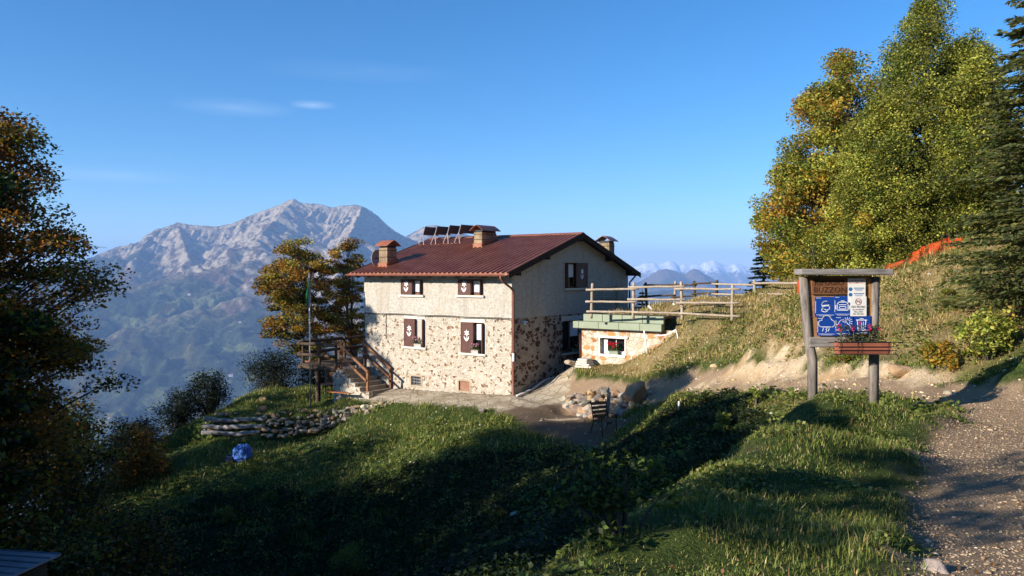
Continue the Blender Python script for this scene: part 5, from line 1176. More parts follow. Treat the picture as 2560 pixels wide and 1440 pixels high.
# farmhouses far across the valley
def farm(px, py, Y, s, label):
    p = at(px, py, Y); ix = np.argmin(np.abs(mx_-p.x)); col = Zm[:, ix]; ray = (HZ-py)/F*my_
    hit = np.argmax(col >= ray-4); p = Vector((mx_[ix], my_[hit], col[hit])); E = empty('farmhouse', p, .4, label, 'farmhouse', 'farmhouses across the valley')
    m = MB(); m.box2((-9*s, -6*s, -6), (9*s, 6*s, 7*s)); m.build('wall', M_WHITE, E); m = MB(); m.extr([(-10*s, -7*s, 7*s), (-10*s, 7*s, 7*s), (-10*s, 0, 12*s)], (20*s, 0, 0)); m.build('roof', M_ROOF, E)
for a in ((451, 738, 5000, 1.1, 'white speck of a farmhouse high on the valley meadow'), (592, 940, 4300, 1.2, 'white farmhouse low on the far slope beside the dark bushes'), (354, 1045, 4000, 1.1, 'lowest white farmhouse near the valley floor'), (594, 805, 4700, .9, 'small farmhouse in the woods halfway up the far slope')): farm(*a)
# ------------------------------------------------------------------ trees
def barkmat(name, a, b, sc=6): return woodmat(name, a, b, (1, 1, .35), sc=sc)
M_BARK = barkmat('beech_bark', (.06, .052, .045), (.15, .135, .12)); M_BIRCH = NT('birch_bark'); _c = M_BIRCH.coord()
M_BIRCH = M_BIRCH.bsdf(M_BIRCH.mix(M_BIRCH.ramp(M_BIRCH.noise(3.5, 5, M_BIRCH.mapping(_c, (1, 1, 2.5))), [(.52, 0.0), (.6, 1.0)]), (.62, .59, .54), (.08, .07, .06)), .8)
G_DK, G_MD, G_OL, OR, GD, BR, G_YG = (.030, .048, .010), (.115, .16, .028), (.25, .25, .04), (.38, .165, .028), (.48, .31, .045), (.20, .095, .03), (.44, .45, .085)
def profile(tbl, axis_px, Y):
    """(py, half width px) -> arrays of height and radius"""
    k = Y/F; t = sorted([((HZ-py)*k, w*k) for py, w in tbl]); return np.array([a for a, b in t]), np.array([b for a, b in t])
def clumps_in(zs, rs, n, bias=.55, seed=None):
    zz = np.linspace(zs[0], zs[-1], 200); rr = np.interp(zz, zs, rs); wgt = rr**1.3+.03; wgt /= wgt.sum()
    z = rng.choice(zz, n, p=wgt)+rng.uniform(-.1, .1, n); a = rng.uniform(0, 2*np.pi, n); r = np.interp(z, zs, rs)*np.sqrt(rng.uniform(bias**2*.4, 1.0, n))*rng.uniform(.75, 1.06, n)
    return np.c_[np.cos(a)*r, np.sin(a)*r, z]
def broadleaf(name, label, cat, base, tbl=None, axis_px=0, Y=20, n=120, per=160, cr=.6, flat=.4, leaf=.09, colors=(G_MD,), wts=(1,), group=None, bark=None, trunk_r=.16, zr=None, lean=(0, 0), stems=1, tone=None, droop=0.0, limbs=True, twig=4, up=.12, fork=.3, skipback=0.0):
    n = int(n*1.35); per = int(per*2.1); leaf *= 1.22
    E = empty(name, base, 0, label, cat, group); bark = bark or M_BARK
    zs, rs = zr if zr else profile(tbl, axis_px, Y); zs = np.asarray(zs, float)-(0 if zr else base[2]); rs = np.asarray(rs, float)
    Cn = clumps_in(zs, rs, n); H = zs[-1]
    if tbl is not None:   # crown axis may sit beside the trunk foot
        ax = (axis_px-1280)/F*Y-base[0]; Cn[:, 0] += ax*sstep(0, zs[0]+.3*(H-zs[0]), Cn[:, 2])
    else: ax = lean[0]
    if skipback: Cn = Cn[(Cn[:, 1] < rs.max()*skipback) | (rng.random(len(Cn)) < .5)]
    tm = MB(); trunks = []
    for s in range(stems):
        dx = (random.uniform(-1, 1)*.35*rs.max()) if stems > 1 else 0; dy = (random.uniform(-1, 1)*.35*rs.max()) if stems > 1 else 0
        pts = []; q = 8
        for i in range(q+1):
            t = i/q; pts.append(Vector((ax*min(1, t*1.6)+dx*t+random.uniform(-1, 1)*.04*H*.15+(dx*.25 if stems > 1 else 0), dy*t+random.uniform(-1, 1)*.04*H*.15, -.3+(H*(.92 if s == 0 else random.uniform(.75, .95))+.3)*t)))
        rr = [trunk_r*(1-.93*(i/q)**.8)*(1 if s == 0 else .75)+.008 for i in range(q+1)]; tm.tube(pts, rr, 8, jit=.06); trunks.append((pts, rr))
    TR = tm.build('trunk', bark, E, True)
    lm = MB()
    if limbs:
        for c in Cn:
            pts, rr = trunks[random.randrange(stems)]; hz_ = max(.12*H, c[2]-random.uniform(.3, .75)*math.hypot(c[0]-ax, c[1])-.15*cr); t = min(.97, (hz_+.3)/(H+.3)); k = t*(len(pts)-1); i = min(int(k), len(pts)-2)
            p0 = pts[i].lerp(pts[i+1], k-i); p2 = Vector(c); p1 = p0.lerp(p2, .5)+Vector((random.uniform(-.1, .1), random.uniform(-.1, .1), random.uniform(-.02, .22)*(p2-p0).length)); r0 = min(rr[i]*.5, .008+.008*(p2-p0).length)
            q = 6; cv = [p0*(1-u)**2+p1*2*u*(1-u)+p2*u*u for u in [j/q for j in range(q+1)]]; lm.tube(cv, [r0*(1-.8*j/q)+.003 for j in range(q+1)], 5, caps=False)
            for _ in range(twig):
                e = p2+Vector((random.gauss(0, cr*.55), random.gauss(0, cr*.55), random.gauss(0, cr*flat*.5))); s_ = cv[random.choice((3, 4, 5, 6))]; lm.tube([s_, s_.lerp(e, .5)+Vector((0, 0, .05*cr)), e], [.008, .006, .003], 3, caps=False)
        lm.build('limbs', M_BARK, E, True)
    Cs = []; cols = []; m = len(Cn); base_tone = rng.random(m)
    for i, c in enumerate(Cn):
        k = int(per*rng.uniform(.5, 1.3)); r = cr*rng.uniform(.7, 1.25)
        P = ball(k, (r, r, r*flat)); rad = np.hypot(P[:, 0], P[:, 1]); P[:, 2] -= droop*rad; Cs.append(P+c)
        w = np.array(wts, float)
        if tone: w = w*np.array(tone(c[2]/H, math.hypot(c[0]-ax, c[1]), base_tone[i]))
        kk = rng.choice(len(colors), p=w/sum(w)); ww = .55*w/sum(w); ww[kk] += .45; cols.append(np.clip(pal(k, colors, ww, .2)*rng.uniform(.7, 1.2), .002, 1))
    C = np.concatenate(Cs); cl = np.concatenate(cols)
    leafobj('crown', *leafarr(C, leaf, leaf*.62, cl, up, droop*.5), M_LEAF, E)
    return E
def spruce(label, base, H, R0, whorls, per, needle=.22, cols=((.012, .022, .009), (.022, .035, .014), (.04, .05, .018)), wts=(2, 3, 1), zlow=.3, group=None, tip=.0, power=.85):
    E = empty('spruce', base, 0, label, 'tree', group); m = MB(); m.tube([(0, 0, -.3), (0, 0, H*.5), (0, 0, H)], [.035*H*.5+.05, .02*H*.5+.03, .01], 8); m.build('trunk', M_BARK, E, True)
    Cs = []; Ax = []; bm_ = MB()
    for wv in range(whorls):
        z = zlow+(H-zlow)*(wv+rng.uniform(-.3, .3))/whorls; z = min(z, H-.05); L0 = R0*((H-z)/(H-zlow))**power
        for b in range(per):
            a = rng.uniform(0, 2*np.pi); L = L0*rng.uniform(.7, 1.12)+.06; d = np.array([np.cos(a), np.sin(a)])
            n = max(10, int(L*75)); u = rng.random(n)**.75; side = rng.uniform(-1, 1, n)*L*.34*(1-u*.75)
            zz = z+L*(.10*u-.42*u**2+.24*u**3)-np.abs(side)*.25+rng.normal(0, .02, n)
            P = np.c_[d[0]*u*L-d[1]*side, d[1]*u*L+d[0]*side, zz]; Cs.append(P)
            ax = np.c_[d[0]*.8-d[1]*np.sign(side)*.75, d[1]*.8+d[0]*np.sign(side)*.75, np.full(n, -.25)]+rng.normal(0, .22, (n, 3)); Ax.append(ax)
            if L > .5: bm_.tube([(0, 0, z), (d[0]*L*.5, d[1]*L*.5, z-.055*L), (d[0]*L*.95, d[1]*L*.95, z-.1*L)], [.02, .012, .004], 4, caps=False)
    if bm_.v: bm_.build('branches', M_BARK, E, True)
    C = np.concatenate(Cs); A = np.concatenate(Ax); A /= np.linalg.norm(A, axis=1)[:, None]; n = len(C)
    nr = rng.normal(size=(n, 3))*.6+np.array([0, 0, 1.0]); b = np.cross(nr, A); b /= np.linalg.norm(b, axis=1)[:, None]; L = needle*rng.uniform(.6, 1.3, n)[:, None]; W_ = needle*.17
    V = np.stack([C-A*L*.3, C+b*W_+A*L*.1, C+A*L*.7, C-b*W_+A*L*.1], 1).reshape(-1, 3)
    leafobj('crown', V, np.arange(4*n).reshape(n, 4), np.repeat(pal(n, cols, wts, .3), 4, 0), M_LEAF, E); return E
def bush(name, label, cat, p, R_, n, leaf, colors, wts, h=None, group=None, stems=True, up=.4, dens=.5):
    h = h or R_*1.1; E = empty(name, p, 0, label, cat, group)
    n = int(n*3.2); nc = max(4, int(n/75)); C0 = np.c_[ball(nc, (R_*.85, R_*.85, 1))[:, :2], rng.uniform(.15, 1, nc)*h]
    C0[:, 2] *= np.clip(1.12-(np.hypot(C0[:, 0], C0[:, 1])/R_)**2*.5, .25, 1); k = n//nc
    C = np.concatenate([c+ball(k, (R_*.36, R_*.36, h*.22)) for c in C0]); C[:, 2] = np.abs(C[:, 2])+.02; cl = np.concatenate([pal(k, colors, np.array(wts)*rng.uniform(.2, 1, len(wts)), .3) for _ in C0])
    if stems:
        m = MB()
        for c in C0: m.tube([(c[0]*.15, c[1]*.15, -.1), (c[0]*.6, c[1]*.6, c[2]*.55), tuple(c)], [.018, .012, .004], 4, caps=False)
        m.build('stems', M_BARK, E, True)
    leafobj('foliage', *leafarr(C, leaf, leaf*.65, cl, up), M_LEAF, E); return E
def base_at(x, y, dz=-.05): return (x, y, hz(x, y)+dz)
BE = (G_DK, G_OL, OR, GD, BR)
# great beech at the left edge
broadleaf('beech_tree', 'large autumn beech with layered boughs filling the left edge', 'tree', base_at(-12.2, 17), [(228, 110), (270, 155), (320, 180), (400, 212), (490, 262), (600, 290), (650, 355), (730, 375), (800, 310), (880, 355), (960, 350), (1050, 290), (1150, 360), (1230, 300)], -112, 17, n=330, per=135, cr=.7, flat=.38, leaf=.082, colors=BE, wts=(2.4, 2.6, 3.2, 2.2, 2.2), droop=.08, trunk_r=.3, twig=5,
 tone=lambda t, r, b: (1.2, 1, .9+2*(b > .8)+(1.6 if t > .72 else 0), .5+3*(b < .12), 1+(1.5 if t > .75 else 0)))
# darker beech below it, nearer
broadleaf('beech_tree', 'dark shaded beech leaning in below the great beech at the left', 'tree', base_at(-10.6, 12.4), zr=([1.0, 2.0, 3.5, 5, 6.5, 8.0, 9.2, 10.0], [2.4, 2.9, 2.7, 2.4, 2.35, 2.2, 1.7, .7]), n=170, per=150, cr=.65, flat=.4, leaf=.12, colors=BE, wts=(6, 2.5, .6, .3, 1), trunk_r=.2)
bush('shrub', 'brown leaved shrub in deep shade above the hut roof', 'shrub', base_at(-7.6, 13.5), 1.5, 1500, .11, BE, (4, 2, .6, .2, 1.4), 2.3)
bush('shrub', 'tangle of dark leaves behind the hut in the lower left', 'shrub', base_at(-10.4, 16.0), 2.1, 2200, .12, BE, (4, 2, .4, .2, 1.2), 3.4)
bush('shrub', 'tall dark shrub filling the gap under the great beech', 'shrub', base_at(-12.9, 22.6), 1.9, 2200, .12, BE, (4, 2, .5, .2, 1.2), 4.2)
bush('shrub', 'dark shrub below the orange one on the far left slope', 'shrub', base_at(-16.6, 29.2), 1.8, 1800, .12, BE, (4, 2, .6, .2, 1.2), 3.6)
bush('shrub', 'dim olive bush on the slope under the great beech boughs', 'shrub', base_at(-10.2, 20.5), 1.7, 1800, .11, BE, (4, 2, .6, .2, 1.4), 2.2)
# beeches behind the deck
bt = base_at(-9.8, 42.5)
broadleaf('beech_tree', 'spreading autumn beech behind the flag pole and deck', 'tree', bt, [(594, 12), (625, 45), (660, 88), (700, 115), (730, 108), (770, 88), (800, 105), (840, 82), (870, 50), (890, 30)], 748, 42.5, n=105, per=115, cr=.6, flat=.4, leaf=.11, colors=BE, wts=(3, 3, 2, 1.4, 1.2), droop=.1, trunk_r=.22, stems=2, tone=lambda t, r, b: (1.6-t, 1, .5+t*1.2, .4+t*1.6, 1))
broadleaf('beech_tree', 'thin half bare beech against the left corner of the house', 'tree', base_at(-8.8, 45), [(600, 22), (640, 42), (680, 52), (720, 50), (770, 55), (820, 60), (870, 45), (890, 30)], 868, 45, n=80, per=65, cr=.5, flat=.35, leaf=.11, colors=BE, wts=(1, 2.5, 2.4, 2, 1.6), trunk_r=.15, stems=3, twig=7)
bush('shrub', 'orange leaved shrub just behind the deck railing', 'shrub', base_at(-8.9, 40.8), .75, 420, .1, BE, (.5, 1, 4, 1, 2), 2.6)
# trees on the bank at the right
broadleaf('beech_tree', 'golden orange beech on the left of the bank trees', 'tree', base_at(14.6, 33), [(140, 20), (190, 60), (240, 95), (300, 128), (370, 158), (440, 198), (510, 235), (600, 240), (680, 220), (740, 150)], 2120, 33, n=340, per=165, cr=.62, flat=.75, leaf=.115, colors=(G_MD, G_OL, OR, GD, G_YG), wts=(2, 3.6, .9, 1.7, 2.4), trunk_r=.22, tone=lambda t, r, b: (1.2, 1.2, .35+1.9*(t > .6)*(r > 1)+2*(b > .86), 1+1.2*(b > .6), 1))
BI = (G_MD, G_OL, G_YG, GD, (.06, .09, .016))
broadleaf('birch_tree', 'tallest green birch with white trunk at the top of the bank', 'tree', base_at(15.1, 28.4), [(0, 12), (30, 40), (70, 72), (140, 106), (230, 140), (330, 185), (430, 225), (530, 222), (575, 170), (596, 60)], 2318, 28.4, n=310, per=205, cr=.6, flat=.85, leaf=.076, colors=BI, wts=(2.4, 3.2, 2.6, .12, 2.6), bark=M_BIRCH, trunk_r=.17, droop=.25, up=.1)
broadleaf('birch_tree', 'pale yellow green birch in front of the golden beech', 'tree', base_at(13.2, 28.0), [(250, 20), (310, 62), (400, 98), (480, 120), (560, 135), (640, 130), (700, 90)], 2195, 28.0, n=170, per=185, cr=.5, flat=.85, leaf=.075, colors=BI, wts=(1.2, 3, 4.4, .3, 1.6), bark=M_BIRCH, trunk_r=.1, droop=.25, up=.1, stems=2)
broadleaf('birch_tree', 'light green birch between the tallest birch and the big spruce', 'tree', base_at(16.2, 27.0), [(90, 15), (150, 50), (230, 78), (330, 95), (430, 105), (540, 105), (610, 85)], 2432, 27.0, n=170, per=185, cr=.5, flat=.85, leaf=.075, colors=BI, wts=(1.6, 3, 4, .2, 1.8), bark=M_BIRCH, trunk_r=.1, droop=.25, up=.1)
bush('shrub', 'yellow green bushes under the birches behind the notice board', 'shrub', base_at(13.4, 27.2), 1.3, 1600, .09, BI, (2, 3, 3, 1, 1), 1.7)
bush('shrub', 'leafy shrub below the golden beech at the end of the fence', 'shrub', base_at(12.2, 31), 1.5, 1600, .1, BI, (3, 3, 1.6, .8, 1), 2.0)
bush('shrub', 'green undergrowth behind the upper safety net', 'shrub', base_at(15.0, 26.4), 1.0, 1100, .08, BI, (3, 3, 2, .4, 1), 1.3)
bs = base_at(12.35, 17.3)
spruce('big spruce with drooping branches at the right edge', bs, 10.2, 2.5, 58, 13, needle=.17, cols=((.085, .11, .04), (.135, .15, .048), (.21, .19, .058)), zlow=.1, power=.75)
spruce('dark young spruce at the outer end of the fence', base_at(12.1, 37.5), 3.0, 1.0, 18, 9, needle=.2, zlow=0, group=None)
spruce('small dark spruce tucked under the golden beech', base_at(13.2, 36.0), 3.6, 1.5, 20, 9, needle=.2, zlow=0)
spruce('tiny dark fir tip showing through the far fence', base_at(6.6, 39.5), 1.9, .5, 12, 7, needle=.16, zlow=0)
# bushes at the terrace edge
DKB = ((.010, .018, .010), (.018, .03, .014), (.035, .045, .016))
bush('bush', 'large dark rounded bush behind the terrace lawn', 'bush', base_at(-12.6, 41.0), 1.75, 3000, .1, DKB, (3, 3, 1), 2.5)
bush('bush', 'lower dark bush between the large one and the flag pole', 'bush', base_at(-10.9, 43.0), 1.2, 1500, .1, DKB, (3, 3, 1), 1.9)
bush('bush', 'dark bush above the left end of the grey logs', 'bush', base_at(-14.0, 36.2), 1.05, 1500, .1, DKB, (3, 3, 1), 2.0)
bush('bush', 'sprawling dark bush left of the log cribbing', 'bush', base_at(-15.6, 36.5), 1.3, 1700, .1, DKB, (3, 3, 1), 1.9)
bush('bush', 'deep green bush farther down the left slope', 'bush', base_at(-16.4, 34.0), 1.2, 1500, .1, DKB, (3, 3, 1), 1.5)
bush('shrub', 'orange leaved shrub on the left slope above the dark hollow', 'shrub', base_at(-14.2, 29.5), 1.25, 1500, .13, BE, (1, 1, 3, 1.2, 2.4), 2.0)
# shrubs on the bank
bush('shrub', 'bright yellow green shrub on the bank under the big spruce', 'shrub', base_at(9.9, 16.2), .62, 620, .09, (G_YG, (.12, .17, .03), GD), (3, 3, .4), .95, up=.2)
bush('shrub', 'orange and green shrub at the right of the bare bank', 'shrub', base_at(9.05, 16.6), .42, 300, .085, (G_OL, GD, OR), (3, 2, 1), .6)
bush('shrub', 'low leafy plant right of the yellow green shrub', 'shrub', base_at(10.4, 15.3), .4, 260, .08, (G_MD, G_YG), (3, 2), .45)
for k, (px, py, r, h) in enumerate(((2330, 905, .28, .35), (2440, 900, .3, .3), (2120, 905, .4, .35), (2380, 770, .3, .4))):
    p = ground_at(px, py); bush('weed_clump', ('small weed clump at the foot of the bare bank', 'green weeds on the bank below the yellow green shrub', 'trailing brown green weeds behind the notice board posts', 'tall grass clump with yellow flowers beside the spruce')[k], 'weeds', (p.x, p.y, hz(p.x, p.y)), r, 240, .07, (G_OL, G_MD, BR), (3, 2, 1), h)
# shrubs in the shaded hollow and around the board
for px, py, r, h, n, lab, cs in ((1470, 1290, .5, 1.0, 190, 'sparse shaded sapling in the hollow below the yard', (G_DK, G_MD)), (1640, 1215, .5, .6, 200, 'olive shrub on the shaded side of the hollow', (G_OL, G_MD)), (1815, 1085, .34, .45, 170, 'fern like bush on the crest left of the notice board', (G_YG, G_MD, G_OL)), (1560, 1330, .5, .5, 200, 'low dark shrub beneath the sparse sapling', (G_DK, G_MD)), (880, 1440, .6, .8, 460, 'pale weeds at the bottom of the dark slope', (G_OL, G_MD)), (1890, 1010, .3, .35, 90, 'bright leafy weeds in the sunny grass left of the board', (G_YG, G_MD)), (560, 1310, .4, .5, 200, 'dim weed tuft on the dark left slope', (G_MD, G_OL))):
    p = ground_at(px, py); bush('shrub', lab, 'shrub', (p.x, p.y, hz(p.x, p.y)-.03), r, int(n*1.6), .052, cs, [1]*len(cs), h)
# trees just outside the left of the view that throw the long morning shade
OFF = 'trees standing left of the view'
broadleaf('beech_tree', 'beech left of the view that shades the hollow', 'tree', base_at(-8.9, 8.9), zr=([1.3, 3, 4.5, 6.0, 7.8, 8.7], [1.3, 1.8, 1.9, 1.8, 1.4, .4]), n=100, per=130, cr=.6, flat=.5, leaf=.17, colors=BE, wts=(3, 3, 1, 1, 1), trunk_r=.16)
broadleaf('beech_tree', 'beech left of the view that shades the foot of the board', 'tree', base_at(-6.2, 5.4), zr=([1.0, 2.5, 4.2, 5.5, 6.3], [1.1, 1.6, 1.7, 1.5, .6]), n=80, per=130, cr=.5, flat=.5, leaf=.17, colors=BE, wts=(3, 3, 1, 1, 1), trunk_r=.14)
broadleaf('beech_tree', 'beech left of the camera with a high crown', 'tree', base_at(-6.0, 1.6), zr=([2.6, 3.4, 4.8, 6.0, 7.2], [.7, 1.1, 1.25, 1.1, .5]), n=26, per=80, cr=.45, flat=.5, leaf=.11, colors=BE, wts=(3, 3, 1, 1, 1), trunk_r=.12)
broadleaf('beech_tree', 'slim beech left of the view between two shading beeches', 'tree', base_at(-11.3, 10.3), zr=([1.5, 4, 6.5, 8.8, 10.4], [1.2, 1.6, 1.7, 1.6, .6]), n=90, per=120, cr=.6, flat=.5, leaf=.17, colors=BE, wts=(3, 3, 1, 1, 1), trunk_r=.14)
for x, y, r, h, lab in ((-17.2, 22.4, 3.1, 6.4, 'hazel thicket left of the view nearest the great beech'), (-20.3, 26.2, 2.9, 8.6, 'hazel thicket left of the view in the middle'), (-22.6, 30.0, 2.0, 9.4, 'hazel thicket left of the view farthest down the slope'), (-20.0, 12.6, 3.0, 6.2, 'broad hazel thicket behind the great beech'), (-16.0, 10.6, 2.6, 6.4, 'tall hazel thicket beside the shaded beech'), (-16.6, 17.8, 2.8, 5.8, 'hazel thicket just under the great beech'), (-19.4, 19.6, 2.4, 5.6, 'hazel thicket between the beech and the lower thickets')):
    z0 = hz(x, y); bush('thicket', lab, 'bush', (x, y, z0), r, 5000, .2, BE, (3, 3, 1, 1, 1), h)
broadleaf('birch_tree', 'slender birch left of the view dappling the house corner', 'tree', base_at(-21.6, 28.6), zr=([8, 10, 12.5, 14.5, 16.2], [.5, 1.0, 1.15, .9, .2]), n=48, per=60, cr=.38, flat=.8, leaf=.13, colors=BI, wts=(1, 1, 1, 1, 1), trunk_r=.09, bark=M_BIRCH)

# spruces added out of view behind the camera to block sky light
for k, (x, y, h, r) in enumerate(((4.5, -7, 13, 2.6), (10, -5, 14, 2.8), (15.5, -2, 13, 2.7), (-1.5, -9.5, 14, 2.7), (7.5, -12, 16, 3), (17, -9, 15, 3), (1, -15, 16, 3), (-6, -14, 15, 2.8), (21, 3, 14, 2.8), (24, -6, 16, 3))):
    spruce(('tall unseen spruce added behind the viewpoint to block sky light, %s' % ('nearest on the right side of the camera', 'right behind the path', 'beside the path bend', 'straight behind the camera', 'second row behind the path', 'second row beyond the bend', 'deepest row behind the camera', 'left rear of the camera', 'up the hill right of the view', 'highest on the hill behind')[k]), base_at(x, y), h, r, 30, 9, needle=.42, zlow=.6)
# ------------------------------------------------------------------ grass, leaves and stones on the ground
M_GRASS = leafmat('grass_blades', .3, .6, .2)
def blades(X, Y, Z, h, wd, lean, cols):
    n = len(X); a = rng.uniform(0, 2*np.pi, n); d = np.c_[np.cos(a), np.sin(a), np.zeros(n)]; s = np.c_[-d[:, 1], d[:, 0], np.zeros(n)]*(wd/2)[:, None]
    o = np.c_[X, Y, Z]; up = np.array([0, 0, 1.0]); l = (h*lean)[:, None]
    m1 = o+d*l*.3+up*(h*.55)[:, None]; tp = o+d*l+up*(h*np.sqrt(np.clip(1-lean**2*.6, .15, 1)))[:, None]
    V = np.stack([o-s, o+s, m1-s*.75, m1+s*.75, tp], 1).reshape(-1, 3); b = (np.arange(n)*5)[:, None]
    Fc = np.concatenate([b+np.array([[0, 1, 3]]), b+np.array([[0, 3, 2]]), b+np.array([[2, 3, 4]])], 0); return V, Fc, np.repeat(cols, 5, 0)
def scatter(n, ylo, yhi, pxlo=-120, pxhi=2680):
    u = rng.random(n); Y = np.sqrt(ylo**2+u*(yhi**2-ylo**2)); px = rng.uniform(pxlo, pxhi, n); return (px-1280)/F*Y, Y
def hsample(X, Y): return hfull(X, Y)
def bil(G, X, Y):
    ix = np.clip(np.searchsorted(gx, X)-1, 0, len(gx)-2); iy = np.clip(np.searchsorted(gy, Y)-1, 0, len(gy)-2); fx = (X-gx[ix])/(gx[ix+1]-gx[ix]); fy = (Y-gy[iy])/(gy[iy+1]-gy[iy])
    return (G[iy, ix]*(1-fx)+G[iy, ix+1]*fx)*(1-fy)+(G[iy+1, ix]*(1-fx)+G[iy+1, ix+1]*fx)*fy
GRn = [(.08, .12, .024), (.14, .19, .036), (.215, .245, .053), (.29, .285, .088)]
DRY = [(.40, .30, .13), (.55, .43, .20), (.26, .24, .06), (.30, .18, .085)]
def grass(name, n, ylo, yhi, hmean, wmean, pxlo=-120, pxhi=2680, drymul=1.0, clump=.5):
    X, Y = scatter(n, ylo, yhi, pxlo, pxhi); hard = np.maximum.reduce([bil(g_, X, Y), bil(s_, X, Y)*.93, bil(p_, X, Y)*.97, bil(y_, X, Y)*.97])
    lx, ly = tolocal(X, Y); inside = (lx > -HL-.05) & (lx < .1) & (ly > -.05) & (ly < HWD+.05); inside |= (lx > SX0-.1) & (lx < SX1) & (ly > SY-.2) & (ly < SY+.22); inside |= (lx > -9) & (lx < -6.6) & (ly > -1.85) & (ly < 0)
    cl = fbm(X*1.1, Y*1.1, 3, 55); k = (rng.random(n) > hard*1.05) & ~inside & (rng.random(n) < .62+clump*cl); X, Y, cl = X[k], Y[k], cl[k]; n = len(X)
    dry = np.clip(bil(d_, X, Y)*drymul, 0, 1); Z = bil(GZ, X, Y)-.015
    isd = rng.random(n) < dry*.95+.13; c = np.where(isd[:, None], pal(n, DRY, (3, 3, 2, 1), .25), pal(n, GRn, (2, 3, 2.4, .9), .3)); c = c*(1+.3*cl[:, None])
    tall = np.clip(1+.9*fbm(X*.6, Y*.6, 3, 88), .45, 2.0); h = hmean*tall*rng.lognormal(0, .35, n)*np.where(isd, 1.1, 1); w = wmean*rng.uniform(.6, 1.3, n); lean = np.clip(rng.normal(.62, .25, n), .1, 1.1)
    o = link(name, npmesh(name, *blades(X, Y, Z, h, w, lean, np.clip(c, .003, 1))), M_GRASS); o['kind'] = 'stuff'
grass('grass', 290000, 3.6, 14.5, .048, .008)
grass('near_grass', 150000, 3.3, 7.5, .043, .006)
grass('meadow_grass', 200000, 13.5, 24, .08, .015)
grass('slope_grass', 260000, 23, 46, .12, .026)
# broad leaved weeds among the turf
def weeds(name, n, ylo, yhi, size, keep, cols=GRn, wts=(2, 3, 3, 2), hh=.09):
    X, Y = scatter(n, ylo, yhi); hard = np.maximum.reduce([bil(g_, X, Y), bil(s_, X, Y), bil(p_, X, Y), bil(y_, X, Y)]); k = (rng.random(n) > hard*1.2) & (fbm(X*.9, Y*.9, 3, 101) > keep); lx, ly = tolocal(X, Y); k &= ~((lx > -9) & (lx < 5.5) & (ly > -1.9) & (ly < 10)); X, Y = X[k], Y[k]; n = len(X)
    C = np.c_[X, Y, bil(GZ, X, Y)+rng.random(n)*hh]; o = leafobj(name, *leafarr(C, size, size*.7, pal(n, cols, wts, .3), .5), M_LEAF, None); o['kind'] = 'stuff'
weeds('ground_weeds', 60000, 3.8, 13.5, .05, .12, hh=.06); weeds('slope_weeds', 90000, 13, 30, .1, .0, hh=.16)
# broad leaved weeds in the hollow, leaf colour darkened to deepen its shade
HOLLOW_SHADE = pxy([(1260,1500,8),(1330,1435,7.6),(1620,1262,9.2),(1820,1140,11.6),(1935,1062,14.2),(1925,1010,18.3),(1800,1000,22),(1690,1000,24.5),(1560,1100,24),(1420,1120,24.6),(1250,1130,25.5),(1000,1190,25.5),(800,1230,26),(500,1260,27),(250,1290,26),(200,1500,16)])
X, Y = scatter(150000, 7, 28, 100, 1980); k = polydist(X, Y, HOLLOW_SHADE)+.7*fbm(X*.8, Y*.8, 3, 66) < 0; X, Y = X[k], Y[k]; n = len(X); hh_ = np.clip(.14+.13*fbm(X*.7, Y*.7, 3, 19), .03, .4)
o = leafobj('hollow_shade_weeds', *leafarr(np.c_[X, Y, bil(GZ, X, Y)+rng.random(n)**.7*hh_], .11, .07, pal(n, [(.016, .032, .010), (.026, .045, .014), (.045, .06, .02)], (3, 3, 1), .3), .5), M_LEAF, None); o['kind'] = 'stuff'
# fallen leaves
X, Y = scatter(5200, 3.6, 26); k = fbm(X*.5, Y*.5, 2, 7) > -.25; X, Y = X[k], Y[k]; n = len(X)
o = leafobj('fallen_leaves', *leafarr(np.c_[X, Y, bil(GZ, X, Y)+.012+.05*(bil(g_, X, Y) < .4)*rng.random(n)], (.04), .028, pal(n, [(.22, .10, .035), (.3, .17, .06), (.14, .07, .03)], (2, 1, 2), .3), 1.4), M_LEAF, None); o['kind'] = 'stuff'
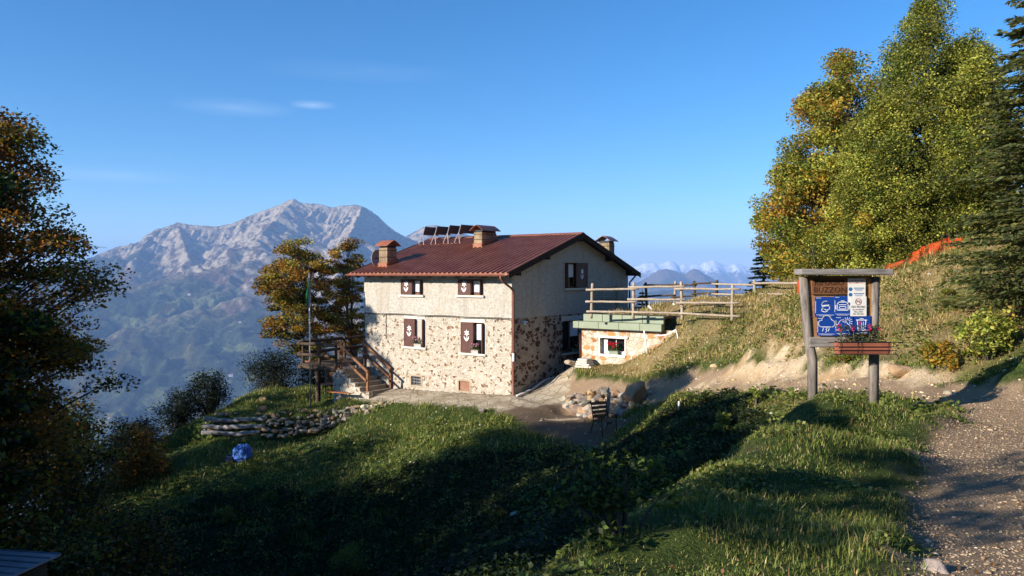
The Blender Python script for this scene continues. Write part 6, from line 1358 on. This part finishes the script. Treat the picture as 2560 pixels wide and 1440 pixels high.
# pebbles on the gravel and the bank
bm = bmesh.new(); bmesh.ops.create_icosphere(bm, subdivisions=1, radius=1); IV = np.array([v.co[:] for v in bm.verts]); IF = np.array([[v.index for v in f.verts] for f in bm.faces]); bm.free()
def pebbles(name, X, Y, r, cols, sink=.25):
    n = len(X); S = r[:, None]*rng.uniform(.6, 1.25, (n, 3))*np.array([1, 1, .6]); V = IV[None]*S[:, None]*(1+rng.uniform(-.18, .18, (n, len(IV), 1))); a = rng.uniform(0, 6.28, n); c, s = np.cos(a)[:, None], np.sin(a)[:, None]
    V = np.stack([V[..., 0]*c-V[..., 1]*s, V[..., 0]*s+V[..., 1]*c, V[..., 2]], -1)+np.c_[X, Y, bil(GZ, X, Y)+r*(.6-sink-.25)][:, None]
    Fc = (IF[None]+(np.arange(n)*len(IV))[:, None, None]).reshape(-1, 3); o = link(name, npmesh(name, V.reshape(-1, 3), Fc, np.repeat(cols, len(IV), 0)), M_ROCK); o['kind'] = 'stuff'
X, Y = scatter(15000, 3.6, 14, 2050, 2700); k = bil(g_, X, Y) > .5; X, Y = X[k], Y[k]; n = len(X)
pebbles('gravel', X, Y, .0048*rng.lognormal(0, .65, n)+.0025, pal(n, [(.34, .24, .15), (.4, .3, .2), (.48, .4, .3), (.26, .18, .11)], (3, 3, .6, 2), .15))
X, Y = scatter(4500, 14, 30, 1600, 2560); k = (np.maximum(bil(s_, X, Y), bil(g_, X, Y)) > .35); X, Y = X[k], Y[k]; n = len(X)
pebbles('bank_stones', X, Y, .016*rng.lognormal(0, .6, n)+.006, pal(n, [(.48, .36, .21), (.6, .48, .33), (.36, .25, .13)], (3, 2, 1), .2))
X, Y = scatter(2500, 15, 32, 600, 2560); k = rng.random(len(X)) < .35; X, Y = X[k], Y[k]; n = len(X)
pebbles('scattered_stones', X, Y, .025*rng.lognormal(0, .5, n)+.01, pal(n, [(.4, .34, .26), (.5, .44, .36)], (1, 1), .2))

# groups for the repeats that have none yet
_by = {}
for o in list(bpy.data.objects):
    if o.parent is None and o.get('category') and not o.get('group'): _by.setdefault(o.name.split('.')[0], []).append(o)
_ph = {'beech_tree': 'autumn beech trees', 'birch_tree': 'birch trees on the bank', 'spruce': 'spruce trees', 'shrub': 'shrubs on the slopes', 'bush': 'dark bushes at the terrace edge', 'thicket': 'hazel thickets on the left slope', 'boulder': 'loose boulders and stones', 'weed_clump': 'weed clumps on the bank', 'white_pipe': 'white pipes by the annex', 'white_board': 'white board ends by the fence', 'safety_net': 'orange safety nets'}
for k, L in _by.items():
    if len(L) > 1:
        for o in L: o['group'] = _ph.get(k, k.replace('_', ' ')+' group')
